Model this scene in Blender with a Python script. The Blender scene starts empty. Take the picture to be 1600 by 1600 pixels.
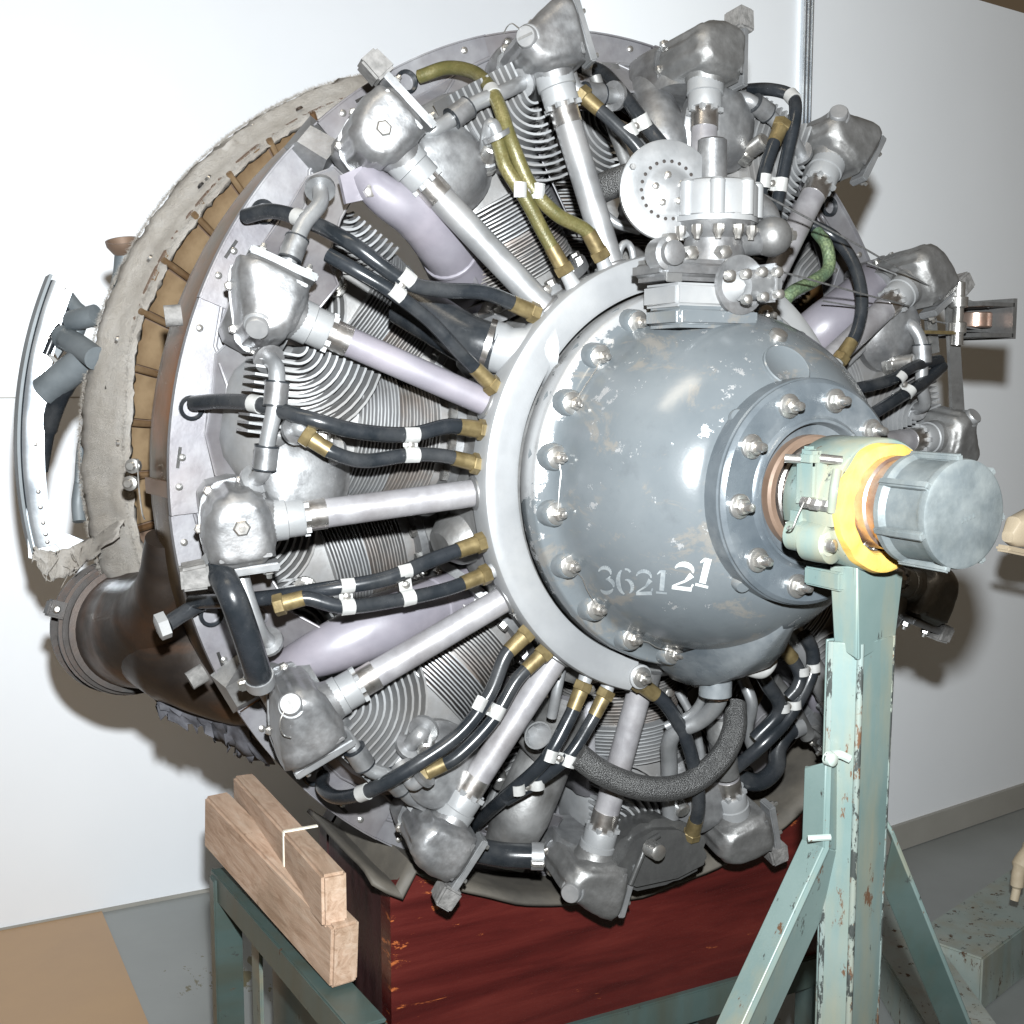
import bpy, bmesh, math, random
from mathutils import Vector, Matrix, noise
R=math.radians; PI=math.pi; random.seed(7)
C=bpy.context.scene.collection
H=1.2                                   # height of the engine axis above the floor
# ------------------------------------------------------------------ camera, world, lamp
cam=bpy.data.objects.new('camera',bpy.data.cameras.new('camera')); C.objects.link(cam)
CY,CP,CF=R(27.329),R(-6.3171),1900.0
fw=Vector((math.sin(CY)*math.cos(CP),math.cos(CY)*math.cos(CP),math.sin(CP)))
rt=Vector((math.cos(CY),-math.sin(CY),0)); up=rt.cross(fw)
cp=Vector((-.9108,-1.3563,.127+H))
cam.matrix_world=Matrix.Translation(cp)@Matrix((rt,up,-fw)).transposed().to_4x4()
cam.data.sensor_width=36; cam.data.lens=CF/1600*36; cam.data.clip_start=.02; cam.data.clip_end=60
bpy.context.scene.camera=cam
sc=bpy.context.scene
sc.render.resolution_x=sc.render.resolution_y=1024
sc.view_settings.view_transform='Standard'; sc.view_settings.look='None'
sc.view_settings.exposure=0; sc.view_settings.gamma=1
w=bpy.data.worlds.new('World'); sc.world=w; w.use_nodes=True
w.node_tree.nodes['Background'].inputs[0].default_value=(.9,.66,.42,1)
w.node_tree.nodes['Background'].inputs[1].default_value=.09
fl=bpy.data.lights.new('camera_flash','SPOT'); flo=bpy.data.objects.new('camera_flash',fl); C.objects.link(flo)
fl.energy=470; fl.shadow_soft_size=.02; fl.spot_size=R(122); fl.spot_blend=1.0; fl.color=(.94,.98,1)
flo.location=cp+up*.157+rt*.02+fw*-.02
aim=(fw+up*.16-rt*.05).normalized()
flo.rotation_euler=aim.to_track_quat('-Z','Y').to_euler()
al=bpy.data.lights.new('fill_lamp','AREA'); alo=bpy.data.objects.new('fill_lamp',al); C.objects.link(alo)  # unseen warm fill light, added overhead to lift the flash shadows
al.shape='RECTANGLE'; al.size=1.2; al.size_y=.3; al.energy=16; al.color=(1,.88,.70); alo.location=(-1.2,-.6,H+1.9)

# ------------------------------------------------------------------ helpers
def P(px,py,Y):
    """the point of the plane y=Y that the photograph shows at px,py"""
    d=fw+rt*((px-800)/CF)-up*((py-800)/CF)
    return cp+d*((Y-cp.y)/d.y)
def A(r,deg,y): t=R(deg); return Vector((r*math.cos(t),y,r*math.sin(t)+H))

class MB:
    def __init__(s): s.v=[]; s.f=[]
    def add(s,v,f,M=None):
        n=len(s.v)
        s.v+= [tuple(M@Vector(p)) if M else tuple(p) for p in v]
        s.f+= [tuple(i+n for i in q) for q in f]; return s
    def lathe(s,prof,M=None,n=32,a0=0,a1=360,cap=True):
        """profile of (axial,r) about local Y"""
        full=abs(a1-a0)>=360; m=n if full else n+1; v=[];f=[]
        for i in range(m):
            t=R(a0+(a1-a0)*i/n)
            for y,r in prof: v.append((r*math.cos(t),y,r*math.sin(t)))
        k=len(prof)
        for i in range(n):
            j=(i+1)%m
            for q in range(k-1): f.append((i*k+q,i*k+q+1,j*k+q+1,j*k+q))
        if not full and cap: f.append(tuple(range(k))); f.append(tuple(range((m-1)*k,m*k)))
        elif full:
            if prof[0][1]>1e-5 and cap: f.append(tuple(i*k for i in range(m)))
            if prof[-1][1]>1e-5 and cap: f.append(tuple(i*k+k-1 for i in range(m)))
        return s.add(v,f,M)
    def tube(s,pts,rad,n=12,caps=True,flat=1.0,M=None):
        pts=[Vector(p) for p in pts]; N=len(pts)
        if not hasattr(rad,'__len__'): rad=[rad]*N
        v=[];f=[]; T=(pts[1]-pts[0]).normalized()
        a=Vector((0,0,1)) if abs(T.z)<.9 else Vector((1,0,0))
        U=T.cross(a).normalized()
        for i,p in enumerate(pts):
            T=(pts[min(i+1,N-1)]-pts[max(i-1,0)]).normalized()
            U=(U-T*U.dot(T)).normalized(); W=T.cross(U)
            for j in range(n):
                t=2*PI*j/n; v.append(p+(U*math.cos(t)+W*math.sin(t)*flat)*rad[i])
        for i in range(N-1):
            for j in range(n):
                k=(j+1)%n; f.append((i*n+j,i*n+k,(i+1)*n+k,(i+1)*n+j))
        if caps: f.append(tuple(range(n))); f.append(tuple(range((N-1)*n,N*n)))
        return s.add(v,f,M)
    def box(s,c,d,M=None,bev=0,seg=2):
        bm=bmesh.new(); bmesh.ops.create_cube(bm,size=1)
        for q in bm.verts: q.co=Vector((q.co.x*d[0]+c[0],q.co.y*d[1]+c[1],q.co.z*d[2]+c[2]))
        if bev: bmesh.ops.bevel(bm,geom=bm.edges[:],offset=bev,segments=seg,affect='EDGES')
        bm.verts.index_update(); v=[tuple(q.co) for q in bm.verts]; f=[tuple(x.index for x in p.verts) for p in bm.faces]
        bm.free(); return s.add(v,f,M)
    def loft(s,secs,M=None,n=24,e=2.6,caps=True):
        """sections (x, yc, hy, zc, hz) of superellipses along local X"""
        v=[];f=[]
        for (x,yc,hy,zc,hz) in secs:
            for j in range(n):
                t=2*PI*j/n; c,q=math.cos(t),math.sin(t)
                v.append((x,yc+hy*math.copysign(abs(c)**(2/e),c),zc+hz*math.copysign(abs(q)**(2/e),q)))
        N=len(secs)
        for i in range(N-1):
            for j in range(n):
                k=(j+1)%n; f.append((i*n+j,i*n+k,(i+1)*n+k,(i+1)*n+j))
        if caps: f.append(tuple(range(n))); f.append(tuple(range((N-1)*n,N*n)))
        return s.add(v,f,M)
    def prism(s,poly,y0,y1,M=None):
        """outline in local (x,z), thickness along Y"""
        k=len(poly); v=[(x,y0,z) for x,z in poly]+[(x,y1,z) for x,z in poly]
        f=[tuple(range(k)),tuple(range(2*k-1,k-1,-1))]+[(i,(i+1)%k,(i+1)%k+k,i+k) for i in range(k)]
        return s.add(v,f,M)
    def strip(s,path,th,y0,y1,M=None):
        """wall standing along an open path in (x,z)"""
        n=len(path); v=[];f=[]
        for i,(x,z) in enumerate(path):
            a=path[max(i-1,0)]; b=path[min(i+1,n-1)]; dx,dz=b[0]-a[0],b[1]-a[1]; l=math.hypot(dx,dz) or 1
            nx,nz=-dz/l*th/2,dx/l*th/2
            v+=[(x+nx,y0,z+nz),(x-nx,y0,z-nz),(x-nx,y1,z-nz),(x+nx,y1,z+nz)]
        for i in range(n-1):
            for j in range(4):
                k=(j+1)%4; f.append((i*4+j,i*4+k,i*4+4+k,i*4+4+j))
        f.append((0,1,2,3)); f.append((n*4-4,n*4-3,n*4-2,n*4-1))
        return s.add(v,f,M)
    def mesh(s,name,smooth=38):
        me=bpy.data.meshes.new(name); me.from_pydata(s.v,[],s.f)
        bm=bmesh.new(); bm.from_mesh(me); bmesh.ops.recalc_face_normals(bm,faces=bm.faces[:])
        if smooth:
            for p in bm.faces: p.smooth=True
            for e in bm.edges:
                if len(e.link_faces)==2 and e.calc_face_angle(0)>R(smooth): e.smooth=False
        bm.to_mesh(me); bm.free(); return me
    def build(s,name,mat,parent=None,smooth=38,M=None,kind=None,label=None):
        o=bpy.data.objects.new(name,s.mesh(name,smooth)); C.objects.link(o); o.data.materials.append(mat)
        return place(o,parent,M,kind,label)
def place(o,parent=None,M=None,kind=None,label=None):
    if parent: o.parent=parent
    if M is not None: o.matrix_basis=M
    if kind: o['kind']=kind
    if label: o['label']=label
    return o
def dup(o,parent=None,M=None,mat=None):
    c=o.copy(); C.objects.link(c); c.parent=parent
    if M is not None: c.matrix_basis=M
    if mat: c.material_slots[0].link='OBJECT'; c.material_slots[0].material=mat
    return c
def dup_tree(o,parent,M,mat=None):
    c=dup(o,parent,M,mat)
    for ch in [x for x in C.objects if x.parent==o]: dup(ch,c,ch.matrix_basis.copy())
    return c
def thing(name,label,cat,loc=(0,0,0),group=None):
    o=bpy.data.objects.new(name,None); C.objects.link(o); o.location=loc; o.empty_display_size=.1
    o['label']=label; o['category']=cat
    if group: o['group']=group
    return o
def tag(o,label,cat,group=None):
    o['label']=label; o['category']=cat
    if group: o['group']=group
    return o
def smooth_path(pts,n=8):
    pts=[Vector(p) for p in pts]; q=[pts[0]*2-pts[1]]+pts+[pts[-1]*2-pts[-2]]; out=[]
    for i in range(1,len(q)-2):
        a,b,c,d=q[i-1:i+3]
        for k in range(n):
            t=k/n; out.append(.5*((2*b)+(c-a)*t+(2*a-5*b+4*c-d)*t*t+(3*b-3*c+d-a)*t**3))
    out.append(pts[-1]); return out
def frame(o,xd,yh=(0,1,0)):
    x=Vector(xd).normalized(); y=Vector(yh); y=(y-x*y.dot(x)).normalized(); z=x.cross(y)
    return Matrix.Translation(Vector(o))@Matrix((x,y,z)).transposed().to_4x4()
def fy(o,yd,xh=(1,0,0.01)):
    """frame whose local Y is yd"""
    y=Vector(yd).normalized(); x=Vector(xh); x=(x-y*x.dot(y)).normalized(); z=x.cross(y)
    return Matrix.Translation(Vector(o))@Matrix((x,y,z)).transposed().to_4x4()
def T(x,y,z): return Matrix.Translation((x,y,z))

# ------------------------------------------------------------------ materials
def newmat(name):
    m=bpy.data.materials.new(name); m.use_nodes=True; nt=m.node_tree; b=nt.nodes['Principled BSDF']; return m,nt,b
def nz(nt,scale,detail=4,rough=.6,stretch=None,coord='Object',dist=0):
    tc=nt.nodes.new('ShaderNodeTexCoord'); n=nt.nodes.new('ShaderNodeTexNoise')
    n.inputs['Scale'].default_value=scale; n.inputs['Detail'].default_value=detail; n.inputs['Roughness'].default_value=rough
    n.inputs['Distortion'].default_value=dist
    if stretch:
        mp=nt.nodes.new('ShaderNodeMapping'); mp.inputs['Scale'].default_value=stretch
        nt.links.new(tc.outputs[coord],mp.inputs[0]); nt.links.new(mp.outputs[0],n.inputs['Vector'])
    else: nt.links.new(tc.outputs[coord],n.inputs['Vector'])
    return n.outputs['Fac']
def ramp(nt,fac,stops):
    r=nt.nodes.new('ShaderNodeValToRGB'); nt.links.new(fac,r.inputs[0]); e=r.color_ramp.elements
    while len(e)<len(stops): e.new(.5)
    for i,(p,c) in enumerate(stops):
        e[i].position=p; e[i].color=(c[0],c[1],c[2],1) if hasattr(c,'__len__') else (c,c,c,1)
    return r.outputs[0]
def mix(nt,f,a,b):
    m=nt.nodes.new('ShaderNodeMix'); m.data_type='RGBA'
    for s,x in ((0,f),(6,a),(7,b)):
        if hasattr(x,'is_linked'): nt.links.new(x,m.inputs[s])
        elif s==0: m.inputs[0].default_value=x
        else: m.inputs[s].default_value=(*x,1)
    return m.outputs[2]
def math_(nt,op,a,b=0.5):
    m=nt.nodes.new('ShaderNodeMath'); m.operation=op
    for i,x in enumerate((a,b)):
        if hasattr(x,'is_linked'): nt.links.new(x,m.inputs[i])
        else: m.inputs[i].default_value=x
    return m.outputs[0]
def bump(nt,b,h,strength=.3,dist=.002):
    n=nt.nodes.new('ShaderNodeBump'); n.inputs['Strength'].default_value=strength; n.inputs['Distance'].default_value=dist
    nt.links.new(h,n.inputs['Height']); nt.links.new(n.outputs[0],b.inputs['Normal'])
def simple(name,c1,c2,metal=0,r1=.4,r2=.6,scale=20,bs=.15,bscale=120,stretch=None,dirt=None,coat=0):
    m,nt,b=newmat(name)
    f=nz(nt,scale,5,.6,stretch)
    col=ramp(nt,f,[(.32,c1),(.68,c2)])
    if dirt:
        g=ramp(nt,nz(nt,scale*.45,6,.65),[(.47,0),(.68,1)]); col=mix(nt,math_(nt,'MULTIPLY',g,dirt[1]),col,dirt[0])
    nt.links.new(col,b.inputs['Base Color']); b.inputs['Metallic'].default_value=metal
    rr=ramp(nt,f,[(.3,r1),(.7,r2)]); nt.links.new(rr,b.inputs['Roughness'])
    if bs: bump(nt,b,nz(nt,bscale,3),bs,.0015)
    if 'rubber_hose' in name: b.inputs['Specular IOR Level'].default_value=.32
    if coat: b.inputs['Coat Weight'].default_value=coat; b.inputs['Coat Roughness'].default_value=.12
    return m
M={}
M['cast']=simple('cast_aluminium_paint',(.16,.163,.168),(.31,.315,.32),.75,.34,.54,26,.18,170,dirt=((.10,.09,.085),.65))
M['cast_dark']=simple('oily_cast_aluminium',(.15,.15,.148),(.25,.25,.248),.7,.38,.55,22,.25,160,dirt=((.06,.055,.05),.6))
M['fin']=simple('fin_aluminium',(.17,.175,.18),(.27,.275,.28),.4,.38,.52,14,.12,200,dirt=((.14,.125,.11),.55))
M['fin_steel']=simple('barrel_fin_steel',(.13,.125,.118),(.22,.22,.22),.35,.40,.55,16,.12,200,dirt=((.17,.10,.06),.5))
M['ring']=simple('white_silver_paint',(.17,.175,.18),(.215,.22,.225),.2,.42,.52,10,.1,220,dirt=((.3,.29,.27),.3))
M['silver']=simple('silver_tube_paint',(.18,.185,.19),(.27,.275,.28),.6,.34,.46,20,.08,150,dirt=((.3,.28,.27),.3))
M['dull']=simple('dull_lilac_silver_paint',(.19,.185,.195),(.26,.255,.262),.3,.34,.5,26,.12,160,dirt=((.10,.09,.09),.55))
M['lilac']=simple('lilac_grey_enamel',(.115,.108,.125),(.15,.142,.16),.05,.32,.5,12,.06,150,dirt=((.25,.22,.24),.35))
M['baffle']=simple('baffle_sheet',(.12,.116,.128),(.20,.20,.206),.45,.38,.52,12,.25,60,dirt=((.10,.085,.085),.6))
M['bright']=simple('plated_steel',(.40,.40,.39),(.56,.55,.53),.9,.24,.36,60,.05,300,dirt=((.25,.2,.15),.4))
M['clip']=simple('white_metal_clip',(.28,.28,.275),(.36,.36,.35),.3,.38,.5,50,.05,300)
M['brass']=simple('old_brass',(.10,.075,.035),(.20,.155,.075),.6,.36,.5,60,.08,250,dirt=((.12,.09,.04),.6))
M['rubber']=simple('black_rubber_hose',(.008,.010,.012),(.014,.016,.019),0,.20,.32,30,.06,220,dirt=((.06,.06,.06),.35))
M['oldrub']=simple('crumbling_grey_rubber',(.07,.068,.065),(.15,.145,.14),0,.8,.95,90,.9,160)
M['cap']=simple('grey_cast_cap',(.12,.14,.148),(.19,.21,.21),.35,.38,.52,35,.2,140,dirt=((.05,.06,.06),.4))
M['steel']=simple('greased_steel',(.40,.39,.38),(.58,.56,.54),.95,.2,.38,30,.06,200,dirt=((.13,.08,.04),.6))
M['copper']=simple('coppery_shaft_nut',(.42,.30,.24),(.58,.48,.42),.85,.25,.42,40,.1,200,dirt=((.35,.12,.05),.6))
M['shroud']=simple('dark_grey_shroud',(.045,.045,.045),(.075,.075,.073),.4,.35,.5,20,.3,120,dirt=((.02,.02,.02),.5))
M['tan']=simple('tan_painted_metal',(.44,.36,.25),(.52,.44,.32),0,.45,.6,15,.05,100,dirt=((.2,.13,.07),.3))
M['twine']=simple('white_twine',(.6,.55,.45),(.7,.66,.56),0,.8,.9,200,.5,400)
M['alu']=simple('bright_aluminium_strip',(.55,.6,.66),(.75,.78,.8),.85,.2,.34,9,.03,200)
M['greypipe']=simple('grey_blue_pipe',(.07,.082,.09),(.115,.13,.14),.1,.45,.6,18,.1,120)
M['wire']=simple('steel_cable',(.16,.16,.16),(.3,.3,.3),.7,.4,.5,200,.2,400)
# blue grey nose paint with chips
m,nt,b=newmat('blue_grey_nose_paint'); M['nose']=m
base=ramp(nt,nz(nt,7,5,.6),[(.3,(.068,.078,.085)),(.7,(.096,.106,.112))])
geo=nt.nodes.new('ShaderNodeTexCoord'); sep=nt.nodes.new('ShaderNodeSeparateXYZ'); nt.links.new(geo.outputs['Object'],sep.inputs[0])
rad=math_(nt,'SQRT',math_(nt,'ADD',math_(nt,'POWER',sep.outputs[0],2.),math_(nt,'POWER',sep.outputs[2],2.)))
rim=ramp(nt,rad,[(.0,0),(.213,0),(.236,1)])
upm=ramp(nt,math_(nt,'ADD',sep.outputs[2],.5),[(.36,0),(.55,1)])
c1=nz(nt,26,8,.72); c2=nz(nt,9,3,.5)
v=math_(nt,'ADD',c1,math_(nt,'MULTIPLY',math_(nt,'MULTIPLY',rim,.24),upm))
v=math_(nt,'ADD',v,math_(nt,'MULTIPLY',math_(nt,'SUBTRACT',c2,.5),.26))
chip=ramp(nt,v,[(.630,0),(.645,1)])
sc2=ramp(nt,nz(nt,60,5,.75,(1,1,.5)),[(.66,0),(.69,1)])
chip=math_(nt,'MAXIMUM',chip,math_(nt,'MULTIPLY',sc2,ramp(nt,nz(nt,5,2),[(.5,0),(.62,1)])))
beige=ramp(nt,nz(nt,11,8,.75,(1,1,1.7),dist=.6),[(.55,0),(.62,.6)])
cc=mix(nt,beige,base,(.135,.122,.105)); cc=mix(nt,chip,cc,(.33,.335,.34))
dk=ramp(nt,nz(nt,30,6,.7),[(.55,0),(.8,.5)]); cc=mix(nt,dk,cc,(.05,.055,.06))
nt.links.new(cc,b.inputs['Base Color']); nt.links.new(ramp(nt,chip,[(0,.2),(1,.4)]),b.inputs['Roughness'])
nt.links.new(math_(nt,'MULTIPLY',chip,.6),b.inputs['Metallic'])
bump(nt,b,math_(nt,'SUBTRACT',nz(nt,55,4),math_(nt,'MULTIPLY',chip,.5)),.2,.0008)
# flange paint without the chip mask
M['flange']=simple('blue_grey_flange_paint',(.055,.066,.076),(.095,.108,.118),.2,.2,.36,14,.1,120,dirt=((.32,.33,.33),.35))
# olive braided lead
def braid(name,ca,cb,metal,sc_=420,bs=.6,cc=(.05,.05,.05)):
    m,nt,b=newmat(name); tc=nt.nodes.new('ShaderNodeTexCoord')
    a=nt.nodes.new('ShaderNodeTexVoronoi'); a.inputs['Scale'].default_value=sc_; nt.links.new(tc.outputs['Object'],a.inputs['Vector'])
    col=mix(nt,ramp(nt,nz(nt,35,5,.7),[(.4,0),(.65,1)]),ca,cb)
    col=mix(nt,ramp(nt,a.outputs['Distance'],[(.3,0),(.75,.9)]),col,cc)
    nt.links.new(col,b.inputs['Base Color']); b.inputs['Roughness'].default_value=.42; b.inputs['Metallic'].default_value=metal
    bump(nt,b,math_(nt,'SUBTRACT',1.,a.outputs['Distance']),bs,.002); return m
M['olive']=braid('olive_varnished_braid',(.055,.055,.018),(.12,.105,.045),.2,420,.12,(.07,.06,.02))
M['green_lead']=braid('green_varnished_braid',(.07,.11,.07),(.15,.19,.10),.25,300,.25,(.05,.07,.04))
M['braid']=braid('grey_woven_hose',(.05,.05,.05),(.085,.085,.083),.2,620,.8,(.03,.03,.03))
# exhaust metal
m,nt,b=newmat('heat_stained_exhaust'); M['exhaust']=m
f=nz(nt,5,6,.65,dist=.8); col=ramp(nt,f,[(.30,(.007,.006,.006)),(.48,(.016,.011,.008)),(.60,(.040,.018,.008)),(.70,(.055,.038,.016)),(.82,(.08,.026,.008))])
nt.links.new(col,b.inputs['Base Color']); b.inputs['Metallic'].default_value=.3
nt.links.new(ramp(nt,nz(nt,16,5),[(.3,.34),(.7,.58)]),b.inputs['Roughness']); bump(nt,b,nz(nt,40,4),.2,.002)
M['exband']=simple('heat_coloured_band',(.045,.025,.012),(.13,.09,.04),.7,.22,.42,7,.15,60,dirt=((.28,.09,.015),.8))
M['black_exhaust']=simple('sooty_black_steel',(.010,.010,.010),(.03,.027,.025),.3,.35,.55,9,.2,50,dirt=((.06,.03,.015),.6))
M['bronze']=simple('tarnished_bronze_panel',(.12,.065,.03),(.34,.24,.14),.6,.3,.48,10,.15,60,dirt=((.10,.045,.018),.9))
M['brown']=simple('brown_panel',(.10,.065,.045),(.16,.11,.08),.3,.4,.6,10,.15,60)
# felt
m,nt,b=newmat('dirty_felt'); M['felt']=m
f=nz(nt,9,8,.7); col=ramp(nt,f,[(.3,(.24,.205,.165)),(.5,(.38,.345,.30)),(.7,(.48,.455,.42))])
col=mix(nt,ramp(nt,nz(nt,48,6,.75),[(.56,0),(.74,.6)]),col,(.16,.125,.09))
nt.links.new(col,b.inputs['Base Color']); b.inputs['Roughness'].default_value=.97; b.inputs['Sheen Weight'].default_value=.3
bump(nt,b,nz(nt,260,6,.85),1.0,.010)
# mint green stand paint
def mint(name,ca,cb,chips,rustamt,st=(.24,.20,.12)):
    m,nt,b=newmat(name)
    col=ramp(nt,nz(nt,6,5,.6),[(.3,ca),(.7,cb)])
    stain=ramp(nt,nz(nt,5,6,.6,(3,3,.6)),[(.46,0),(.70,.6)]); col=mix(nt,stain,col,st)
    r_=ramp(nt,nz(nt,24,8,.72,(1.6,1.6,.6)),[(rustamt,0),(rustamt+.025,1)])
    col=mix(nt,r_,col,(.075,.035,.014))
    ch=ramp(nt,nz(nt,48,7,.75,(1,1,.4)),[(chips,0),(chips+.01,1)]); col=mix(nt,ch,col,(.035,.04,.038))
    nt.links.new(col,b.inputs['Base Color']); nt.links.new(ramp(nt,r_,[(0,.36),(1,.85)]),b.inputs['Roughness'])
    bump(nt,b,math_(nt,'SUBTRACT',nz(nt,30,4),math_(nt,'MULTIPLY',ch,.6)),.25,.001); return m
M['mint']=mint('mint_green_stand_paint',(.098,.145,.138),(.138,.185,.177),.635,.63)
M['mint_worn']=mint('worn_mint_paint',(.22,.28,.26),(.34,.37,.34),.62,.60)
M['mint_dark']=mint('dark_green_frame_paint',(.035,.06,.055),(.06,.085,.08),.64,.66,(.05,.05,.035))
M['mint_chip']=mint('chipped_edge_paint',(.135,.17,.16),(.17,.21,.20),.52,.56)
# red stained wood
m,nt,b=newmat('red_stained_wood'); M['redwood']=m
g=nz(nt,4,7,.6,(.8,1,7),dist=.4); col=ramp(nt,g,[(.3,(.026,.0035,.0035)),(.5,(.052,.0065,.0055)),(.72,(.080,.011,.008))]); b.inputs['Coat Weight'].default_value=.5; b.inputs['Coat Roughness'].default_value=.25
tc=nt.nodes.new('ShaderNodeTexCoord'); sp=nt.nodes.new('ShaderNodeSeparateXYZ'); nt.links.new(tc.outputs['Object'],sp.inputs[0])
edge=ramp(nt,math_(nt,'ADD',sp.outputs[0],.5),[(.10,1),(.28,0)])
ch=ramp(nt,math_(nt,'ADD',nz(nt,9,9,.75,(1,1,4),dist=.5),math_(nt,'MULTIPLY',edge,.07)),[(.645,0),(.67,1)])
col=mix(nt,ch,col,(.30,.085,.025))
ch2=ramp(nt,nz(nt,6,8,.75,(1,1,11)),[(.70,0),(.74,.6)]); col=mix(nt,ch2,col,(.30,.17,.10))
nt.links.new(col,b.inputs['Base Color']); nt.links.new(ramp(nt,g,[(.3,.24),(.7,.42)]),b.inputs['Roughness']); bump(nt,b,nz(nt,5,6,.7,(1,1,3)),.35,.006)
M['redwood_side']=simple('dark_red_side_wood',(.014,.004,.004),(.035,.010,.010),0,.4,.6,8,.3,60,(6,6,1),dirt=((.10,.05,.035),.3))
# raw wood
m,nt,b=newmat('raw_timber'); M['wood']=m
g=nz(nt,14,8,.65,(5,.8,5),dist=1.0); col=ramp(nt,g,[(.3,(.24,.145,.09)),(.5,(.38,.26,.185)),(.72,(.46,.35,.27))])
col=mix(nt,ramp(nt,nz(nt,4,6,.7),[(.45,0),(.7,.6)]),col,(.20,.155,.105))
col=mix(nt,ramp(nt,nz(nt,22,4,.7),[(.68,0),(.74,.7)]),col,(.10,.045,.02))
nt.links.new(col,b.inputs['Base Color']); b.inputs['Roughness'].default_value=.8; bump(nt,b,g,.5,.003)
M['foam']=simple('yellow_foam',(.40,.235,.04),(.50,.33,.075),0,.7,.9,20,.5,150,dirt=((.36,.13,.02),.9))
M['sheet']=simple('dusty_rubber_sheet',(.045,.04,.033),(.085,.075,.06),0,.6,.8,12,.3,80,dirt=((.02,.02,.02),.5))
M['cloth']=simple('dark_torn_cloth',(.018,.018,.022),(.07,.07,.08),0,.7,.9,25,.8,120)
M['wall']=simple('white_wall_panel',(.80,.83,.87),(.82,.85,.89),0,.42,.48,3,.03,300)
M['wall2']=simple('white_partition_panel',(.82,.85,.88),(.84,.87,.90),0,.4,.46,3,.03,300)
M['skirt']=simple('grey_skirting',(.30,.29,.26),(.34,.33,.30),0,.45,.55,6,.05,100)
# floors
m,nt,b=newmat('grey_floor_paint'); M['floor']=m
col=ramp(nt,nz(nt,2.2,6,.6),[(.3,(.235,.25,.245)),(.7,(.29,.305,.30))])
tc=nt.nodes.new('ShaderNodeTexCoord'); vm=nt.nodes.new('ShaderNodeVectorMath'); vm.operation='DISTANCE'; vm.inputs[1].default_value=(-.28,1.22,0)
nt.links.new(tc.outputs['Object'],vm.inputs[0]); near=ramp(nt,vm.outputs['Value'],[(.03,1),(.2,0)])
sp_=ramp(nt,math_(nt,'ADD',nz(nt,24,5,.7,(1,.5,1)),math_(nt,'MULTIPLY',near,.20)),[(.70,0),(.72,.9)])
col=mix(nt,sp_,col,(.12,.10,.04)); nt.links.new(col,b.inputs['Base Color']); b.inputs['Roughness'].default_value=.33
bump(nt,b,nz(nt,3,3),.08,.01)
M['tanfloor']=simple('tan_floor_sheet',(.40,.25,.13),(.46,.30,.165),0,.35,.5,3,.05,60)

# ------------------------------------------------------------------ setting
def structure(o): o['kind']='structure'; return o
structure(MB().add([(-6,-4,0),(6,-4,0),(6,5,0),(-6,5,0)],[(0,1,2,3)]).build('floor',M['floor'],smooth=0))
structure(MB().add([(-2.2,-1.0,.004),(-.486,-1.0,.004),(-.486,1.70,.004),(-2.2,1.70,.004)],[(0,1,2,3)]).build('floor_covering',M['tanfloor'],smooth=0))
wl=structure(MB().box((-1.2,1.74,1.5),(4.6,.08,3.0)).build('wall',M['wall'],smooth=0))
MB().box((-1.2,1.6995,1.28),(4.6,.0015,.003)).build('panel_seam',M['skirt'],wl,smooth=0)
MB().box((-1.2,1.697,.004),(4.6,.006,.008)).build('skirting',M['skirt'],wl,smooth=0)
pa=Vector((.44,.935,0)); pd=(Vector((2.18,1.16,0))-Vector((1.57,1.08,0))).normalized(); PM=frame(pa,pd,(-pd.y,pd.x,0))
wr=structure(MB().box((1.35,.02,(H+1.145)/2),(2.7,.04,H+1.145)).build('partition_panel',M['wall2'],smooth=0,M=PM))
MB().box((1.35,-.006,.04),(2.7,.012,.075)).build('skirting',M['skirt'],wr,smooth=0)
q=P(1258,100,1.016); s=(q-pa).dot(pd)
po=thing('partition_post','slim silver grooved metal post at the joint of the white wall panels','post',pa+pd*s)
for i,dx in enumerate((-.013,.0,.013)):
    MB().box((dx,-.010,H+.57),(.009,.016,2*H*.98),M=Matrix.Rotation(math.atan2(pd.y,pd.x),4,'Z'),bev=.003).build('ridge',M['alu'],po)
MB().box((0,-.003,H+.57),(.042,.005,2*H*.98),M=Matrix.Rotation(math.atan2(pd.y,pd.x),4,'Z')).build('backing_strip',M['wall2'],po)

# ------------------------------------------------------------------ the engine
E=thing('radial_engine','large silver radial aircraft engine with blue-grey nose case, held by a mint stand','engine',(0,0,H))
def EP(px,py,Y): return P(px,py,Y)-Vector((0,0,H))
def EA(r,deg,y): t=R(deg); return Vector((r*math.cos(t),y,r*math.sin(t)))
YAX=Matrix.Identity(4)

# crankcase and nose
MB().lathe([(-.045,.20),(-.045,.262),(-.03,.272),(.06,.272),(.06,.25),(.16,.25),(.16,.272),(.40,.272),(.45,.20)],n=64).build('crankcase',M['cast_dark'],E)
NP=[(-.070,.232),(-.078,.239),(-.106,.239),(-.111,.2375)]
for q in smooth_path([(-.111,.2375,0),(-.1155,.228,0),(-.124,.2185,0),(-.14,.213,0),(-.165,.2085,0),(-.20,.1985,0),(-.232,.184,0),(-.257,.167,0),(-.275,.150,0),(-.287,.135,0),(-.292,.1255,0)],5)[1:]: NP.append((q.x,q.y))
# resampled profile so that paint chips and highlight are smooth
nose=MB().lathe(NP,n=96).build('nose_case',M['nose'],E,smooth=60)
def nose_r(y):
    for (a,ra),(b_,rb) in zip(NP,NP[1:]):
        if b_<=y<=a: return ra+(rb-ra)*(a-y)/(a-b_)
    return NP[-1][1]
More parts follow.
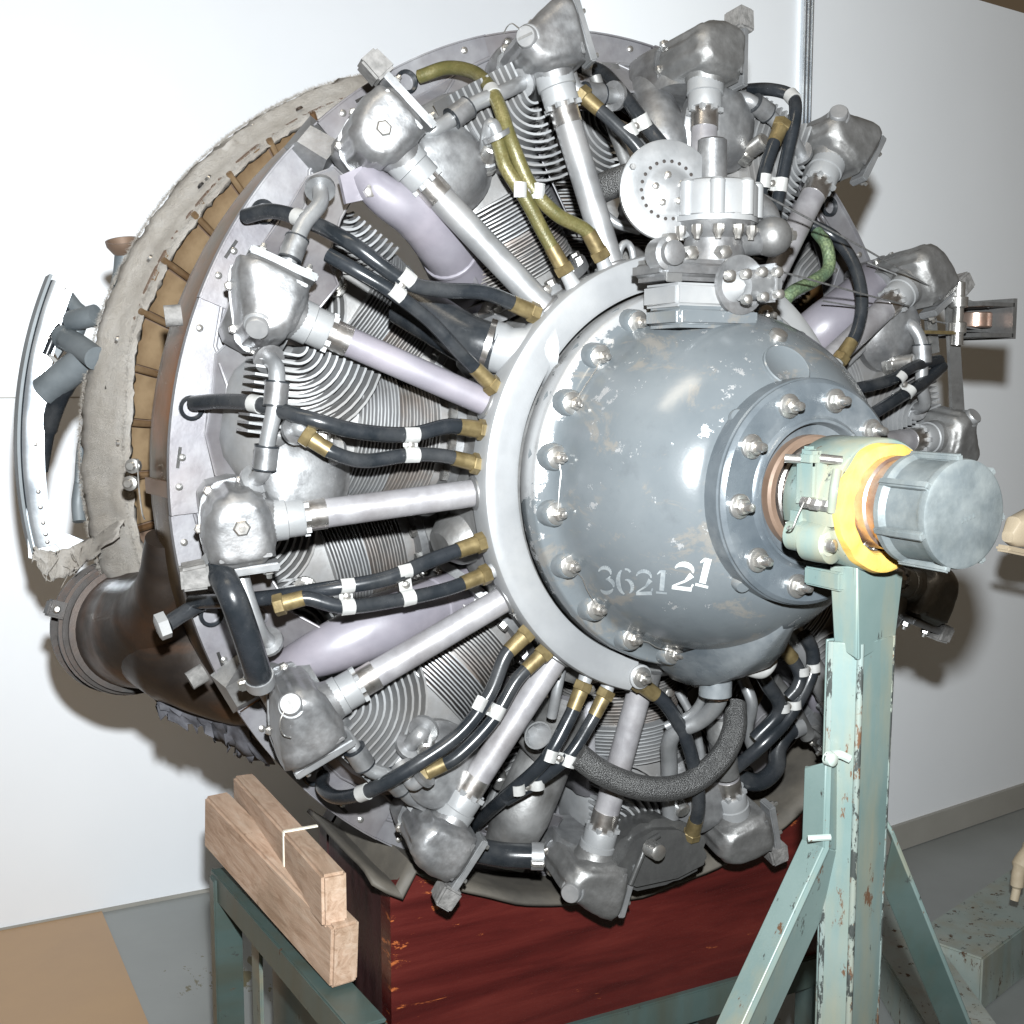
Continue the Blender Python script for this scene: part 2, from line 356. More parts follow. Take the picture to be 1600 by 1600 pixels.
# bolts with bosses round the rim
def stud(R_=.0074,L=.020):
    mb=MB(); mb.lathe([(.004,.0135),(-.002,.0135),(-.003,.012)],n=16)
    mb.lathe([(-.003,R_*1.06),(-.010,R_*1.06),(-.011,R_*.9)],n=6)
    mb.lathe([(-.011,R_*.62),(-L+.004,R_*.62),(-L+.001,R_*.5),(-L,R_*.1)],n=12); return mb
boss=MB(); boss.lathe([(.03,.020),(.004,.0165),(-.004,.0155),(-.0055,.014)],n=20)
boss.add([(-.0135,.02,.004),(-.0135,-.004,.004),(-.0135,.02,-.004),(-.0135,-.004,-.004),(-.030,.006,0),(-.024,-.0035,0)],[(0,1,5,4),(2,4,5,3),(0,4,2),(1,3,5)])
bo0=None; st0=None
for i in range(20):
    th=102.36+17.145*i
    Mx=frame(EA(.2199,th,-.124),EA(1,th,0))
    if bo0 is None:
        bo0=boss.build('stud_boss',M['nose'],E,M=Mx); st0=stud().build('stud',M['bright'],bo0,M=T(0,-.005,0))
    else: dup_tree(bo0,E,Mx)
# front flange
fl_=MB().lathe([(-.280,.127),(-.312,.127),(-.314,.1255),(-.317,.1255),(-.319,.1235),(-.321,.121),(-.321,.086),(-.323,.083),(-.326,.0815),(-.3265,.0785),(-.324,.077),(-.3135,.0755),(-.308,.058)],n=72).build('front_flange',M['flange'],E,smooth=30)
st1=None
for i in range(10):
    th=40.07+36.28*i
    Mx=frame(EA(.1043,th,-.323),EA(1,th,0))
    if st1 is None: st1=stud(.0085,.023).build('cap_nut',M['bright'],fl_,M=Mx)
    else: dup(st1,fl_,Mx)
MB().lathe([(-.306,.0645),(-.320,.0645),(-.323,.062),(-.323,.056),(-.316,.054)],n=48,cap=False).build('seal_ring',M['brown'],fl_)
MB().lathe([(-.312,.0535),(-.325,.0535),(-.327,.051),(-.322,.047)],n=48,cap=False).build('seal_retainer',M['steel'],fl_)
def nose_n(q):
    d=.002; m_=(nose_r(q.y-d)-nose_r(min(q.y+d,-.112)))/(-2*d); a=math.atan2(q.z,q.x)
    return Vector((math.cos(a),-m_,math.sin(a))).normalized()
# circular blank on the nose
def on_nose(px,py):
    d=fw+rt*((px-800)/CF)-up*((py-800)/CF); o=cp-Vector((0,0,H)); t=.6
    while t<2:
        q=o+d*t
        if -.292<q.y<-.07 and math.hypot(q.x,q.z)<nose_r(q.y): return q
        t+=.0008
    return o+d*1.4
q=on_nose(1229,572); nrm=nose_n(q); q=q-nrm*.001
MB().lathe([(.004,.029),(-.002,.029),(-.0032,.0275),(-.002,.026),(-.0014,.0)],n=32).build('blanking_disc',M['nose'],E,M=fy(q,-nrm))
q=on_nose(1215,526); nrm=nose_n(q); MB().lathe([(.004,.012),(-.006,.010),(-.008,.006),(-.008,.002)],n=16).build('plug',M['bright'],E,M=fy(q,-nrm))
for px,py,ro in ((1152,656,20),(1158,908,-30)):
    q=on_nose(px,py); n_=nose_n(q)
    MB().loft([(-.012,0,.016,0,.015),(.0,0,.013,0,.013),(.009,0,.009,.0,.009),(.011,0,.007,0,.007)],e=2.2,n=20).build('flange_lug',M['nose'],E,M=frame(q,n_))
# sump bulge below the nose
sb=MB()
secs=[]
for y,rr,hw in ((-.075,.262,.058),(-.11,.262,.058),(-.15,.254,.050),(-.19,.235,.040),(-.23,.205,.028),(-.265,.165,.012)):
    secs.append((y,rr,hw))
v=[];f=[]
for y,rr,hw in secs:
    for a,b_ in ((-1.9,.80),(-1.2,.93),(-.9,.995),(-.3,1),(.3,1),(.9,.995),(1.2,.93),(1.9,.80)): v.append((a*hw*.8,y,-rr*b_))
for i in range(len(secs)-1):
    for j in range(7): f.append((i*8+j,i*8+j+1,i*8+9+j,i*8+8+j))
f.append(tuple(range(8))); sb.add(v,f)
sb.build('nose_sump',M['flange'],E,smooth=70,M=Matrix.Rotation(R(-6),4,'Y'))
for px,py in ((1122,1025),(1045,1013)):
    pass
MB().lathe([(0,.0),(0,.021),(-.02,.021),(-.022,.018),(-.022,0)],M=fy((0,0,0),(0,0,1)),n=24).build('drain_union',M['flange'],E,M=T(*EP(1118,1062,-.13)))
MB().tube(smooth_path([EP(1165,1045,-.16),EP(1190,1050,-.16),EP(1204,1035,-.16),EP(1200,1015,-.15)]),.0085,n=12).build('drain_elbow',M['clip'],E)
MB().tube(smooth_path([EP(1125,1060,-.12),EP(1122,1095,-.11),EP(1095,1125,-.08),EP(1050,1150,-.05),EP(1046,1200,-.02),EP(1048,1300,.0)]),.0115,n=12).build('oil_pipe',M['silver'],E)
MB().lathe([(0,.0),(0,.014),(-.014,.014),(-.014,0)],M=fy((0,0,0),(0,0,1)),n=6).build('union_nut',M['copper'],E,M=T(*EP(1122,1075,-.125)))
MB().tube(smooth_path([EP(1100,1065,-.10),EP(1098,1090,-.09),EP(1080,1115,-.07),EP(1040,1135,-.05)]),.006,n=10).build('oil_pipe',M['silver'],E)

# ignition ring (horseshoe) with outlets
RP=[(-.026,.262),(-.030,.280),(-.066,.284),(-.0725,.282),(-.0755,.277),(-.0765,.270),(-.0770,.246),(-.0755,.2415),(-.071,.240),(-.026,.240)]
ringp=MB().lathe(RP+[RP[0]],n=110,a0=98.5,a1=254).build('ignition_ring',M['ring'],E,smooth=40)
MB().lathe(RP+[RP[0]],n=80,a0=276,a1=432).build('ignition_ring',M['ring'],E,smooth=40)
q=EA(.262,255.5,-.07); MB().lathe([(.01,.016),(-.010,.016),(-.0115,.014)],n=20).build('ring_end_lug',M['ring'],E,M=frame(q,EA(1,255,0)))
st=stud(.008,.02).build('bolt',M['bright'],ringp,M=frame(EA(.262,255.5,-.081),EA(1,255,0)))
# lifting eye
mb=MB(); e0=EP(978,405,-.03); pts=[e0+Vector((math.cos(t)*.011,0,math.sin(t)*.020)) for t in [R(a) for a in range(-90,271,20)]]
mb.tube(pts,.0048,n=10,caps=False); mb.build('lifting_eye',M['silver'],E)

# ---------------------------------------------------------------- cylinders
K7=360/7
def cylframe(th,yc): 
    t=R(th); return Matrix(((math.cos(t),0,-math.sin(t),0),(0,1,0,yc),(math.sin(t),0,math.cos(t),0),(0,0,0,1)))
def disc(mb,u,r,t,n=40,ky=1.0,kz=1.0):
    v=[];f=[]
    for x in (u-t/2,u+t/2):
        for j in range(n):
            a=2*PI*j/n; v.append((x,math.cos(a)*r*ky,math.sin(a)*r*kz))
    for j in range(n): k=(j+1)%n; f.append((j,k,n+k,n+j))
    f.append(tuple(range(n))); f.append(tuple(range(n,2*n))); mb.add(v,f)
def fins_barrel(u0,u1,r,pitch=.0058,t=.0021,grow=0):
    mb=MB(); u=u0; rn=random.Random(int(u0*1000))
    while u<u1:
        n0=len(mb.v); disc(mb,u,r+grow*(u-u0)/(u1-u0)+rn.uniform(-.0012,.0010),t)
        a,b_=rn.uniform(-.006,.006),rn.uniform(-.006,.006); ph=rn.random()*9
        for i in range(n0,len(mb.v)):
            x,y,z=mb.v[i]; mb.v[i]=(x+y*a+z*b_+noise.noise(Vector((y*40,z*40,ph)))*.0006,y,z)
        u+=pitch*rn.uniform(.96,1.04)
    return mb
def u_path(uc,wc,rho,sgn,leg,tail):
    """nested head fin outline: leg runs outward (+u), bends round the rocker"""
    pts=[(leg,wc+sgn*rho)]
    for a in range(0,91,10):
        t=R(a); pts.append((uc-rho*math.sin(t)*1.0,wc+sgn*rho*math.cos(t)))
    pts.append((uc-rho,wc-sgn*tail)); return pts
BY=-.083                                  # front of the head casting in the cylinder's own frame
def head_body(front=True):
    mb=MB()
    mb.loft([(.405,0,.082,0,.086),(.43,0,.080,0,.090),(.47,.0,.080,0,.094),(.505,.006,.076,0,.092),(.528,.018,.062,0,.075),(.542,.028,.045,0,.055),(.548,.032,.03,0,.035)],e=3.2,n=32)
    return mb
def ufins(uc,wc,sgn,n,r0,pitch,y0,y1,leg,tail,mb=None,t=.0024):
    mb=mb or MB()
    for i in range(n):
        rho=r0+i*pitch; mb.strip(u_path(uc,wc,rho,sgn,leg-.0*i,tail),t,y0,y1)
    return mb
def spark_plug_mb():
    mb=MB()
    mb.lathe([(0,.0155),(-.006,.0155)],n=20); mb.lathe([(-.006,.0135),(-.014,.0135)],n=6)
    mb.lathe([(-.014,.010),(-.018,.010),(-.019,.0115),(-.042,.0115),(-.044,.009)],n=16); return mb

# front row
fc0=MB().lathe([(0,.072),(.0,.076)],n=8)
root=MB(); 
# barrel core along X
def barrel(u0,u1,r,n=36):
    mb=MB(); v=[];f=[]
    for x in (u0,u1):
        for j in range(n): a=2*PI*j/n; v.append((x,math.cos(a)*r,math.sin(a)*r))
    for j in range(n): k=(j+1)%n; f.append((j,k,n+k,n+j))
    f.append(tuple(range(n))); f.append(tuple(range(n,2*n))); mb.add(v,f); return mb
def base_flange():
    mb=MB(); disc(mb,.276,.098,.012,n=40)
    return mb
def hexnuts(n=14,r=.09,u=.286):
    mb=MB()
    for i in range(n):
        a=2*PI*i/n; mb.lathe([(0,.0075),(-.009,.0075),(-.0095,.006)],n=6,M=T(u-.006,math.cos(a)*r,math.sin(a)*r)@fy((0,0,0),(-1,0,0),(0,1,0)))
    return mb
def make_cylinder(front):
    c=barrel(.262,.46,.074).build('cylinder',M['fin_steel'],E)
    base_flange().build('base_flange',M['cast'],c); hexnuts().build('flange_nuts',M['bright'],c,kind='stuff')
    fins_barrel(.300,.355,.0865,.0046,.0017).build('barrel_fins',M['fin_steel'],c,kind='stuff')
    fins_barrel(.359,.410,.0935,.0048,.0019,.002).build('head_fins',M['fin'],c,kind='stuff')
    head_body().build('cylinder_head',M['fin'],c)
    for sg in (1,-1):
        v=[];f=[]; n=12
        for i in range(n+1):
            a=R(20+110*i/n)   # angle from the front towards the side
            for u in (.312,.36,.41,.452):
                rr=.1015+(.006*math.sin(i*1.3) if u>.44 else 0)
                v.append((u,-math.cos(a+.55)*rr,sg*math.sin(a+.55)*rr))
        for i in range(n):
            for q in range(3): f.append((i*4+q,i*4+q+1,i*4+q+5,i*4+q+4))
        if front or sg==1:
            o=MB().add(v,f).build('cylinder_baffle',M['baffle'],c,smooth=60); md=o.modifiers.new('t','SOLIDIFY'); md.thickness=.0014
    if front:
        # nested fins on the exhaust side, smooth inlet port on the other
        mb=ufins(.500,-.088,1,11,.012,.0094,-.100,-.05,.545,.0,None,.0030)
        mb.build('head_fins',M['fin'],c,kind='stuff')
        d=MB(); d.loft([(-.0,0,.058,0,.058),(.012,0,.058,0,.058),(.014,.0,.054,0,.054),(.018,0,.050,0,.050),(.030,.004,.046,.0,.044),(.038,.008,.034,.004,.032),(.041,.01,.015,.005,.015)],e=2.3,n=36)
        d.build('inlet_port',M['cast'],c,M=frame((.472,BY,.062),(0,-1,0),(1,0,.25)))
    else:
        ufins(.495,-.078,1,9,.010,.0092,-.098,-.05,.550,.0,None,.0032).build('head_fins',M['fin'],c,kind='stuff')
        ufins(.495,.078,-1,9,.010,.0092,-.098,-.05,.550,.0,None,.0032).build('head_fins',M['fin'],c,kind='stuff')
    sp=spark_plug_mb().build('spark_plug',M['bright'],c,M=fy((.453,BY-.014,.016),Vector((-.5,1,.05)),(0,0,1)))
    return c
CF_=make_cylinder(True); CR_=make_cylinder(False)
cyls=[]
for k in range(7):
    th=119.69+K7*k; o=CF_ if k==0 else None
    Mx=cylframe(th,.115)
    if k==0: CF_.matrix_basis=Mx; cyls.append(CF_)
    else: cyls.append(dup_tree(CF_,E,Mx))
for k in range(7):
    Mx=cylframe(119.69+K7*(k+.5),.262)
    if k==0: CR_.matrix_basis=Mx
    else: dup_tree(CR_,E,Mx)

# ---------------------------------------------------------------- push-rod tubes and rocker boxes
def tube_ends(k,s):
    th=119.69+K7*k
    return EA(.2711,th+s*11.2,-.037),EA(.5,th+s*12.84,0)
pr0=None
L0=(tube_ends(0,1)[1]-tube_ends(0,1)[0]).length
def xl(prof,n=24,M_=None):      # lathe about local X
    mb=MB(); mb.lathe(prof,n=n,M=(M_ or Matrix.Identity(4))@fy((0,0,0),(1,0,0),(0,1,0))); return mb
for k in range(-3,4):
    for s in (-1,1):
        a,b_=tube_ends(k,s); Mx=frame(a,b_-a)
        mat={(1,-1):M['lilac'],(1,1):M['dull'],(2,1):M['dull'],(3,-1):M['dull'],(-1,1):M['dull'],(-2,-1):M['dull'],(-2,1):M['dull'],(2,-1):M['dull'],(3,1):M['dull'],(-1,-1):M['dull']}.get((k,s),M['silver'])
        if pr0 is None:
            pr0=xl([(-.012,.0165),(L0+.01,.0175)],24).build('pushrod_tube',mat,E,M=Mx)
            xl([(L0-.042,.0183),(L0-.012,.0183)],24).build('bare_end',M['steel'],pr0)
            cb=xl([(L0-.016,.0215),(L0-.014,.0225),(L0+.004,.0225),(L0+.005,.0245),(L0+.024,.0245),(L0+.026,.0225),(L0+.03,.022)],28)
            for i in range(8):
                t=2*PI*i/8; cb.box((L0-.0185,math.cos(t)*.0205,math.sin(t)*.0205),(.006,.006,.006))
            cb.build('gland_nut',M['ring'],pr0)
            xl([(-.014,.0225),(.010,.0215),(.012,.019)],24).build('lower_gland',M['cast'],pr0)
        else: dup_tree(pr0,E,Mx,mat)

def bev_prism(poly,y0,y1,bev,seg=3,M_=None):
    mb=MB().prism(poly,y0,y1); me=bpy.data.meshes.new('t'); me.from_pydata(mb.v,[],mb.f); bm=bmesh.new(); bm.from_mesh(me)
    bmesh.ops.recalc_face_normals(bm,faces=bm.faces[:])
    bmesh.ops.bevel(bm,geom=bm.edges[:],offset=bev,segments=seg,affect='EDGES',clamp_overlap=True); bm.verts.index_update()
    out=MB().add([tuple(v.co) for v in bm.verts],[tuple(x.index for x in f.verts) for f in bm.faces],M_); bm.free(); bpy.data.meshes.remove(me); return out
def organic(poly,y0,y1,bev,it=7,grow=1.07):
    mb=bev_prism(poly,y0,y1,bev,2); me=bpy.data.meshes.new('t'); me.from_pydata(mb.v,[],mb.f); bm=bmesh.new(); bm.from_mesh(me)
    bmesh.ops.triangulate(bm,faces=bm.faces[:])
    for k_ in range(4):
        long_=[e for e in bm.edges if e.calc_length()>.009]
        if not long_: break
        bmesh.ops.subdivide_edges(bm,edges=long_,cuts=1); bmesh.ops.triangulate(bm,faces=[f for f in bm.faces if len(f.verts)>3])
    for k_ in range(it): bmesh.ops.smooth_vert(bm,verts=bm.verts[:],factor=.5,use_axis_x=True,use_axis_y=True,use_axis_z=True)
    c=sum((v.co for v in bm.verts),Vector())/len(bm.verts)
    for v in bm.verts: v.co=c+(v.co-c)*grow; v.co+=v.co.normalized()*noise.noise(v.co*38)*.0018
    bm.verts.index_update(); out=MB().add([tuple(v.co) for v in bm.verts],[tuple(x.index for x in f.verts) for f in bm.faces]); bm.free(); bpy.data.meshes.remove(me); return out
variants={}
def make_rocker(kind):
    """local X along the push rod outward, Y to the rear, Z counter-clockwise. kind: plate side (+1/-1), rubber"""
    side,rub=kind
    if rub: poly=[(.024,-.024),(.034,-.037),(.052,-.043),(.070,-.040),(.086,-.026),(.092,-.004),(.093,.020),(.090,.040),(.026,.040),(.021,.026)]
    else:   poly=[(.024,-.026),(.036,-.041),(.056,-.047),(.070,-.040),(.080,-.020),(.092,.004),(.101,.026),(.103,.041),(.028,.041),(.021,.028)]
    poly=[(x,z*side) for x,z in poly]
    b0=organic(poly,-.038,.056,.016)
    b0.lathe([(0,.0235),(.008,.0255),(.022,.032),(.030,.034)],n=28,M=T(.012,0,0)@fy((0,0,0),(1,0,0),(0,1,0)))
    r=b0.build('rocker_box',M['cast'],E,smooth=75)
    big=[(x*1.06-.003,z*1.07) for x,z in poly]
    bev_prism(big,.050,.0575,.0015,2).build('joint_flange',M['cast'],r)
    bev_prism([(x*.98+.001,z*.96) for x,z in poly],.0585,.082,.010,3).build('rocker_cover',M['cast_dark'],r,smooth=45)
    bev_prism([(x*1.0,z*1.0) for x,z in poly],.0573,.0588,.0003,1).build('gasket',M['rubber'],r)
    s0=None
    for a,b_ in ((poly[1],poly[2]),(poly[3],poly[4]),(poly[5],poly[6]),(poly[7],poly[8])):
        x,z=(a[0]+b_[0])/2*1.03,(a[1]+b_[1])/2*1.05; Mx=T(x,.050,z)
        st=MB().lathe([(.0,.0058),(-.005,.0058),(-.006,.0045)],n=6); st.lathe([(-.006,.0033),(-.010,.003)],n=8)
        if s0 is None: s0=st.build('screw',M['bright'],r,M=Mx)
        else: dup(s0,r,Mx)
    z=side*.0475
    pl=MB().box((.058,-.014,z),(.078,.030,.010),bev=.0018).build('clamp_plate',M['silver'],r)
    for x in (.030,.084):
        MB().lathe([(0,.0068),(-.006,.0068),(-.007,.005)],n=6,M=T(x,-.010,z+side*.005)@fy((0,0,0),(0,0,-side),(1,0,0))).lathe([(-.006,.0035),(-.012,.003)],n=8,M=T(x,-.010,z+side*.005)@fy((0,0,0),(0,0,-side),(1,0,0))).build('clamp_nut',M['bright'],r)
    # two raised marks and a cast rib on the face
    for x in (.036,.074): MB().box((x,-.0382,side*.030),(.018,.003,.0045),bev=.0008).build('raised_rib',M['cast'],r)
    if rub:
        mb=bev_prism([(.094,z-.015),(.124,z-.013),(.125,z+.013),(.095,z+.014)],-.031,.004,.003,2); mb.build('rubber_buffer',M['oldrub'],r)
        cc=MB().lathe([(.004,.0165),(-.001,.0165),(-.0018,.0155),(.001,.0142),(.003,.0)],n=26); co=cc.build('bolt_recess',M['cast_dark'],r,M=T(.056,-.0385,-side*.006))
        MB().lathe([(.002,.0095),(-.006,.0095),(-.0075,.0075),(-.0075,.004),(-.011,.0035)],n=6).build('recess_nut',M['bright'],co)
        MB().lathe([(.002,.0125),(.0,.0125),(-.0008,.011)],n=20).build('recess_washer',M['bright'],co)
    else:
        CMX=frame((.060,-.030,-side*.034),(1,0,0),(0,.75,side*.66))
        cc=MB().lathe([(.016,.0160),(-.002,.0160),(-.0035,.0148),(-.0035,.0135)],n=28)
        cc.lathe([(-.0035,.0130),(-.011,.0130),(-.013,.0115),(-.013,0)],n=28); co=cc.build('filler_cap',M['silver'],r,M=CMX)
        MB().box((0,-.0132,0),(.003,.0012,.020)).build('cap_slot',M['cast_dark'],co)
        MB().tube(smooth_path([(.010,-.0145,.004),(.020,-.010,.012),(.024,.004,.022),(.018,.004,.030)]),.0009,n=5).build('locking_wire',M['bright'],co)
    # rear lobe where the box joins the head
    MB().loft([(.020,.060,.045,0,.038),(.055,.085,.045,0,.043),(.080,.092,.040,0,.038),(.090,.095,.028,0,.026)],e=3.2,n=28).build('rear_lobe',M['cast'],r)
    return r
plates={(0,-1):(-1,0),(0,1):(-1,1),(1,-1):(-1,0),(1,1):(1,1),(2,-1):(1,0),(2,1):(1,1),(3,-1):(1,0),(3,1):(1,1),(-1,1):(-1,1),(-1,-1):(-1,0),(-2,1):(-1,1),(-2,-1):(-1,0),(-3,1):(-1,1),(-3,-1):(-1,0)}
for (k,s),kd in plates.items():
    a,b_=tube_ends(k,s); rn=random.Random(k*7+s); Mx=frame(b_,b_-a)@Matrix.Rotation(R(rn.uniform(-9,9)),4,'X')@Matrix.Diagonal((rn.uniform(.95,1.05),rn.uniform(.95,1.08),rn.uniform(.92,1.04),1))
    mat=M['cast'] if k in (0,1,2) else M['cast_dark']
    if kd not in variants: variants[kd]=make_rocker(kd); variants[kd].matrix_basis=Mx; variants[kd].material_slots[0].link='OBJECT'; variants[kd].material_slots[0].material=mat
    else: dup_tree(variants[kd],E,Mx,mat)

# ---------------------------------------------------------------- baffle ring of sheet sectors
def sector(r0,r1,a0,a1,n=14): return [(r0,a0+(a1-a0)*i/n) for i in range(n+1)],[(r1,a0+(a1-a0)*i/n) for i in range(n+1)]
def make_baffle(front):
    mb=MB(); W=12.80; n=14; y=0
    def xy(r,a): t=R(a); return (r*math.cos(t),r*math.sin(t))
    def rin(a): return (.505 if front else .515)+.02*math.cos(R(a*10)) 
    inn=[xy(rin(-W+2*W*i/n),-W+2*W*i/n) for i in range(n+1)]; out=[xy(.603,-W+2*W*i/n) for i in range(n+1)]
    v=[(x,0,z) for x,z in inn]+[(x,0,z) for x,z in out]+[(x,.0016,z) for x,z in inn]+[(x,.0016,z) for x,z in out]; m=n+1
    f=[]
    for i in range(n): f+=[(i,i+1,m+i+1,m+i),(2*m+i,2*m+i+1,3*m+i+1,3*m+i),(i,i+1,2*m+i+1,2*m+i),(m+i,m+i+1,3*m+i+1,3*m+i)]
    f+=[(0,m,3*m,2*m),(n,m+n,3*m+n,2*m+n)]; mb.add(v,f)
    p=mb.build('baffle_plate',M['baffle'],E)
    # rolled outer rim and pressed ridges
    MB().strip([xy(.6035,-W+2*W*i/n) for i in range(n+1)],.002,-.005,.010).build('rolled_rim',M['baffle'],p)
    MB().tube([(x,-.001,z) for x,z in [xy(r,a) for r,a in ((.575,-W),(.568,-8),(.556,-6.5),(.552,-3),(.560,0),(.560,3),(.548,6),(.545,9),(.552,W))]],.0026,n=8).build('pressed_ridge',M['baffle'],p)
    MB().tube([(x,-.001,z) for x,z in [xy(r,a) for r,a in ((.520,-11),(.545,-9),(.541,-3),(.528,1),(.522,8),(.532,11.5))]],.002,n=8).build('pressed_ridge',M['baffle'],p)
    g=MB().lathe([(.004,.0155),(-.005,.0155),(-.007,.0135),(-.005,.0105),(.004,.0105)],n=24,M=T(.582,0,0)).build('grommet',M['rubber'],p)
    MB().lathe([(.0005,.0),(-.0006,.009),(-.0008,.009),(.0005,.0095)],n=20,M=T(.540,0,.030)).build('dark_hole',M['black_exhaust'],p)
    lp=[xy(r,a) for r,a in ((.512,-4),(.520,-9),(.552,-10),(.566,-7),(.560,-2),(.562,3),(.552,8),(.520,11),(.488,9.5),(.480,5),(.500,2))]
    yf=lambda x: -.006-max(0,.560-x)*(1.15 if front else .5)
    k_=len(lp); v=[(x,yf(x),z) for x,z in lp]+[(x,yf(x)+.002,z) for x,z in lp]
    MB().add(v,[tuple(range(k_)),tuple(range(2*k_-1,k_-1,-1))]+[(i,(i+1)%k_,(i+1)%k_+k_,i+k_) for i in range(k_)]).build('pressed_panel',M['baffle'] if front else M['lilac'],p)
    MB().tube([(x,yf(x),z) for x,z in lp+[lp[0]]],.0018,n=6,caps=False).build('folded_edge',M['baffle'],p)
    MB().tube([(x,yf(x)-.001,z) for x,z in [xy(r,a) for r,a in ((.560,-6),(.548,-3.5),(.545,3),(.535,7),(.515,9))]],.0022,n=6,caps=False).build('pressed_ridge',M['baffle'],p)
    hx=.532; pm=T(hx,yf(hx),.014)@Matrix.Rotation(math.atan(1.15 if front else .5),4,'Z')
    MB().lathe([(.0005,.0),(-.0006,.0085),(-.0008,.0085),(.0005,.009)],n=20).build('dark_hole',M['black_exhaust'],p,M=pm)
    MB().lathe([(.0,.0125),(-.0016,.011),(-.0016,.0092),(.0,.0088)],n=20).build('hole_rim',M['baffle'],p,M=pm)
    MB().box((.589,-.0014,.062),(.004,.001,.026)).build('slot',M['black_exhaust'],p)
    for r,a in ((.592,-9.5),(.592,9.5),(.535,-9),(.588,6)):
        x,z=xy(r,a); MB().lathe([(.0,.0048),(-.002,.0044),(-.0035,.002)],n=12,M=T(x,0,z)).build('rivet',M['bright'],p)
    return p
bf=make_baffle(True)
for j in range(14):
    th=119.69+K7*j/2; Mx=cylframe(th,.148 if j%2==0 else .152)
    if j==0: bf.matrix_basis=Mx
    else: dup_tree(bf,E,Mx)
# small deep pressed pockets (air scoops) at the rear cylinders' edges
def scoop(q,d,sz=.05,mat=None):
    mb=MB(); s=sz
    mb.add([(-s*.5,0,-s*.6),(s*.6,0,-s*.5),(s*.6,0,s*.5),(-s*.5,0,s*.6),(-s*.2,-s*.7,-s*.3),(s*.5,-s*.35,-s*.2),(s*.5,-s*.35,s*.3),(-s*.2,-s*.7,s*.25)],[(0,1,2,3),(4,5,6,7),(0,1,5,4),(1,2,6,5),(2,3,7,6),(3,0,4,7)])
    return mb.build('air_scoop',mat or M['cast'],E,smooth=20,M=frame(q,d))
scoop(EP(495,235,.16),EA(1,140,0),.055); scoop(EP(385,1060,.15),EA(1,208,0),.06,M['cast_dark']); scoop(EP(945,135,.16),EA(1,92,0),.055); scoop(EP(800,1320,.13),EA(1,250,0),.06,M['cast_dark'])

# ---------------------------------------------------------------- ignition leads and hoses
def nut(mb,p,d,r=.0098,L=.012): mb.lathe([(-L/2,r*.92),(-L/2+.001,r),(L/2-.001,r),(L/2,r*.92)],n=6,M=fy(p,d)); return mb
def px_path(pts): return [EP(*p) for p in pts]
def lead(pts,rad=.0078,mat='rubber',end=True,start=False,stub=None,clips=(),label=None):
    q=px_path(pts); sp_=smooth_path(q,10)
    o=MB().tube(sp_,rad,n=14).build('ignition_lead',M[mat],E,label=label)
    d=(sp_[-1]-sp_[-3]).normalized()
    if end:
        MB().lathe([(-.026,rad*1.08),(.0,rad*1.15)],n=16,M=fy(sp_[-1],d)).build('brass_sleeve',M['brass'],o)
        nut(MB(),sp_[-1]+d*.005,d,.0128,.012).build('brass_nut',M['brass'],o)
        c=sp_[-1]+d*.008; th=math.degrees(math.atan2(c.z,c.x)); tgt=EA(.268,th,-.05)
        if stub is None: stub=True
        if stub: MB().tube([c,c.lerp(tgt,.45),tgt.lerp(c,.1),tgt],[.0085,.0095,.014,.020],n=16).build('ring_outlet',M['ring'],E)
    if start:
        d0=(sp_[0]-sp_[2]).normalized()
        MB().lathe([(-.0,rad*1.15),(-.024,rad*1.08)],n=16,M=fy(sp_[0],d0)).build('brass_sleeve',M['brass'],o)
        nut(MB(),sp_[0]+d0*.005,d0,.0128,.012).build('brass_nut',M['brass'],o)
    for t in clips:
        i=int(t*(len(sp_)-1)); d=(sp_[i+1]-sp_[i-1]).normalized()
        MB().lathe([(-.007,rad*1.12),(-.007,rad*1.16),(.007,rad*1.16),(.007,rad*1.12)],n=16,M=fy(sp_[i],d)).build('tape_band',M['clip'],o)
    return o,sp_
def clip(pa,pb,wd=.016,r=.0088):
    """bridge clip that straps two leads together"""
    a,b_=EP(*pa),EP(*pb); d=(b_-a); L=d.length; Mx=frame((a+b_)/2,d)
    path=[]; n=7
    x0=-L/2
    pts=[]
    for t in range(150,-1,-25): pts.append((x0+math.cos(R(t))*r,-math.sin(R(t))*r))
    for t in range(180,29,-25): pts.append((L/2+math.cos(R(t))*r,-math.sin(R(t))*r))
    v=[];f=[]
    for (x,y) in pts:
        for z in (-wd/2,wd/2): v.append((x,y,z))
        for z in (-wd/2,wd/2): v.append((x,y*1.12-.0008,z))
    for i in range(len(pts)-1):
        a_=i*4; c=a_+4
        f+=[(a_,a_+1,c+1,c),(a_+2,a_+3,c+3,c+2),(a_,a_+2,c+2,c),(a_+1,a_+3,c+3,c+1)]
    f+=[(0,1,3,2),(len(v)-4,len(v)-3,len(v)-1,len(v)-2)]
    o=MB().add(v,f).build('lead_clip',M['clip'],E,M=Mx)
    MB().lathe([(0,.0048),(-.004,.0044),(-.0055,.002)],n=12,M=T(0,-.001,0)).build('clip_screw',M['bright'],o)
yg=.13
lead([(655,120,yg),(700,106,.10),(745,116,.05),(775,155,-.01),(800,225,-.04),(830,292,-.045),(870,335,-.05),(915,360,-.05),(935,392,-.05)],.0088,'olive',clips=(.36,))
lead([(775,210,-.03),(783,240,-.035),(792,265,-.04),(822,312,-.045),(850,365,-.045),(878,415,-.048)],.0088,'olive',stub=True)
clip((812,296,-.044),(848,292,-.045),.02,.0098) if False else clip((810,298,-.044),(838,300,-.045),.018,.0098)
lead([(383,338,yg),(425,330,.09),(480,345,.04),(545,378,-.03),(630,438,-.05),(690,453,-.05),(760,458,-.05),(828,486,-.05)],.0092,'rubber',clips=(.27,))
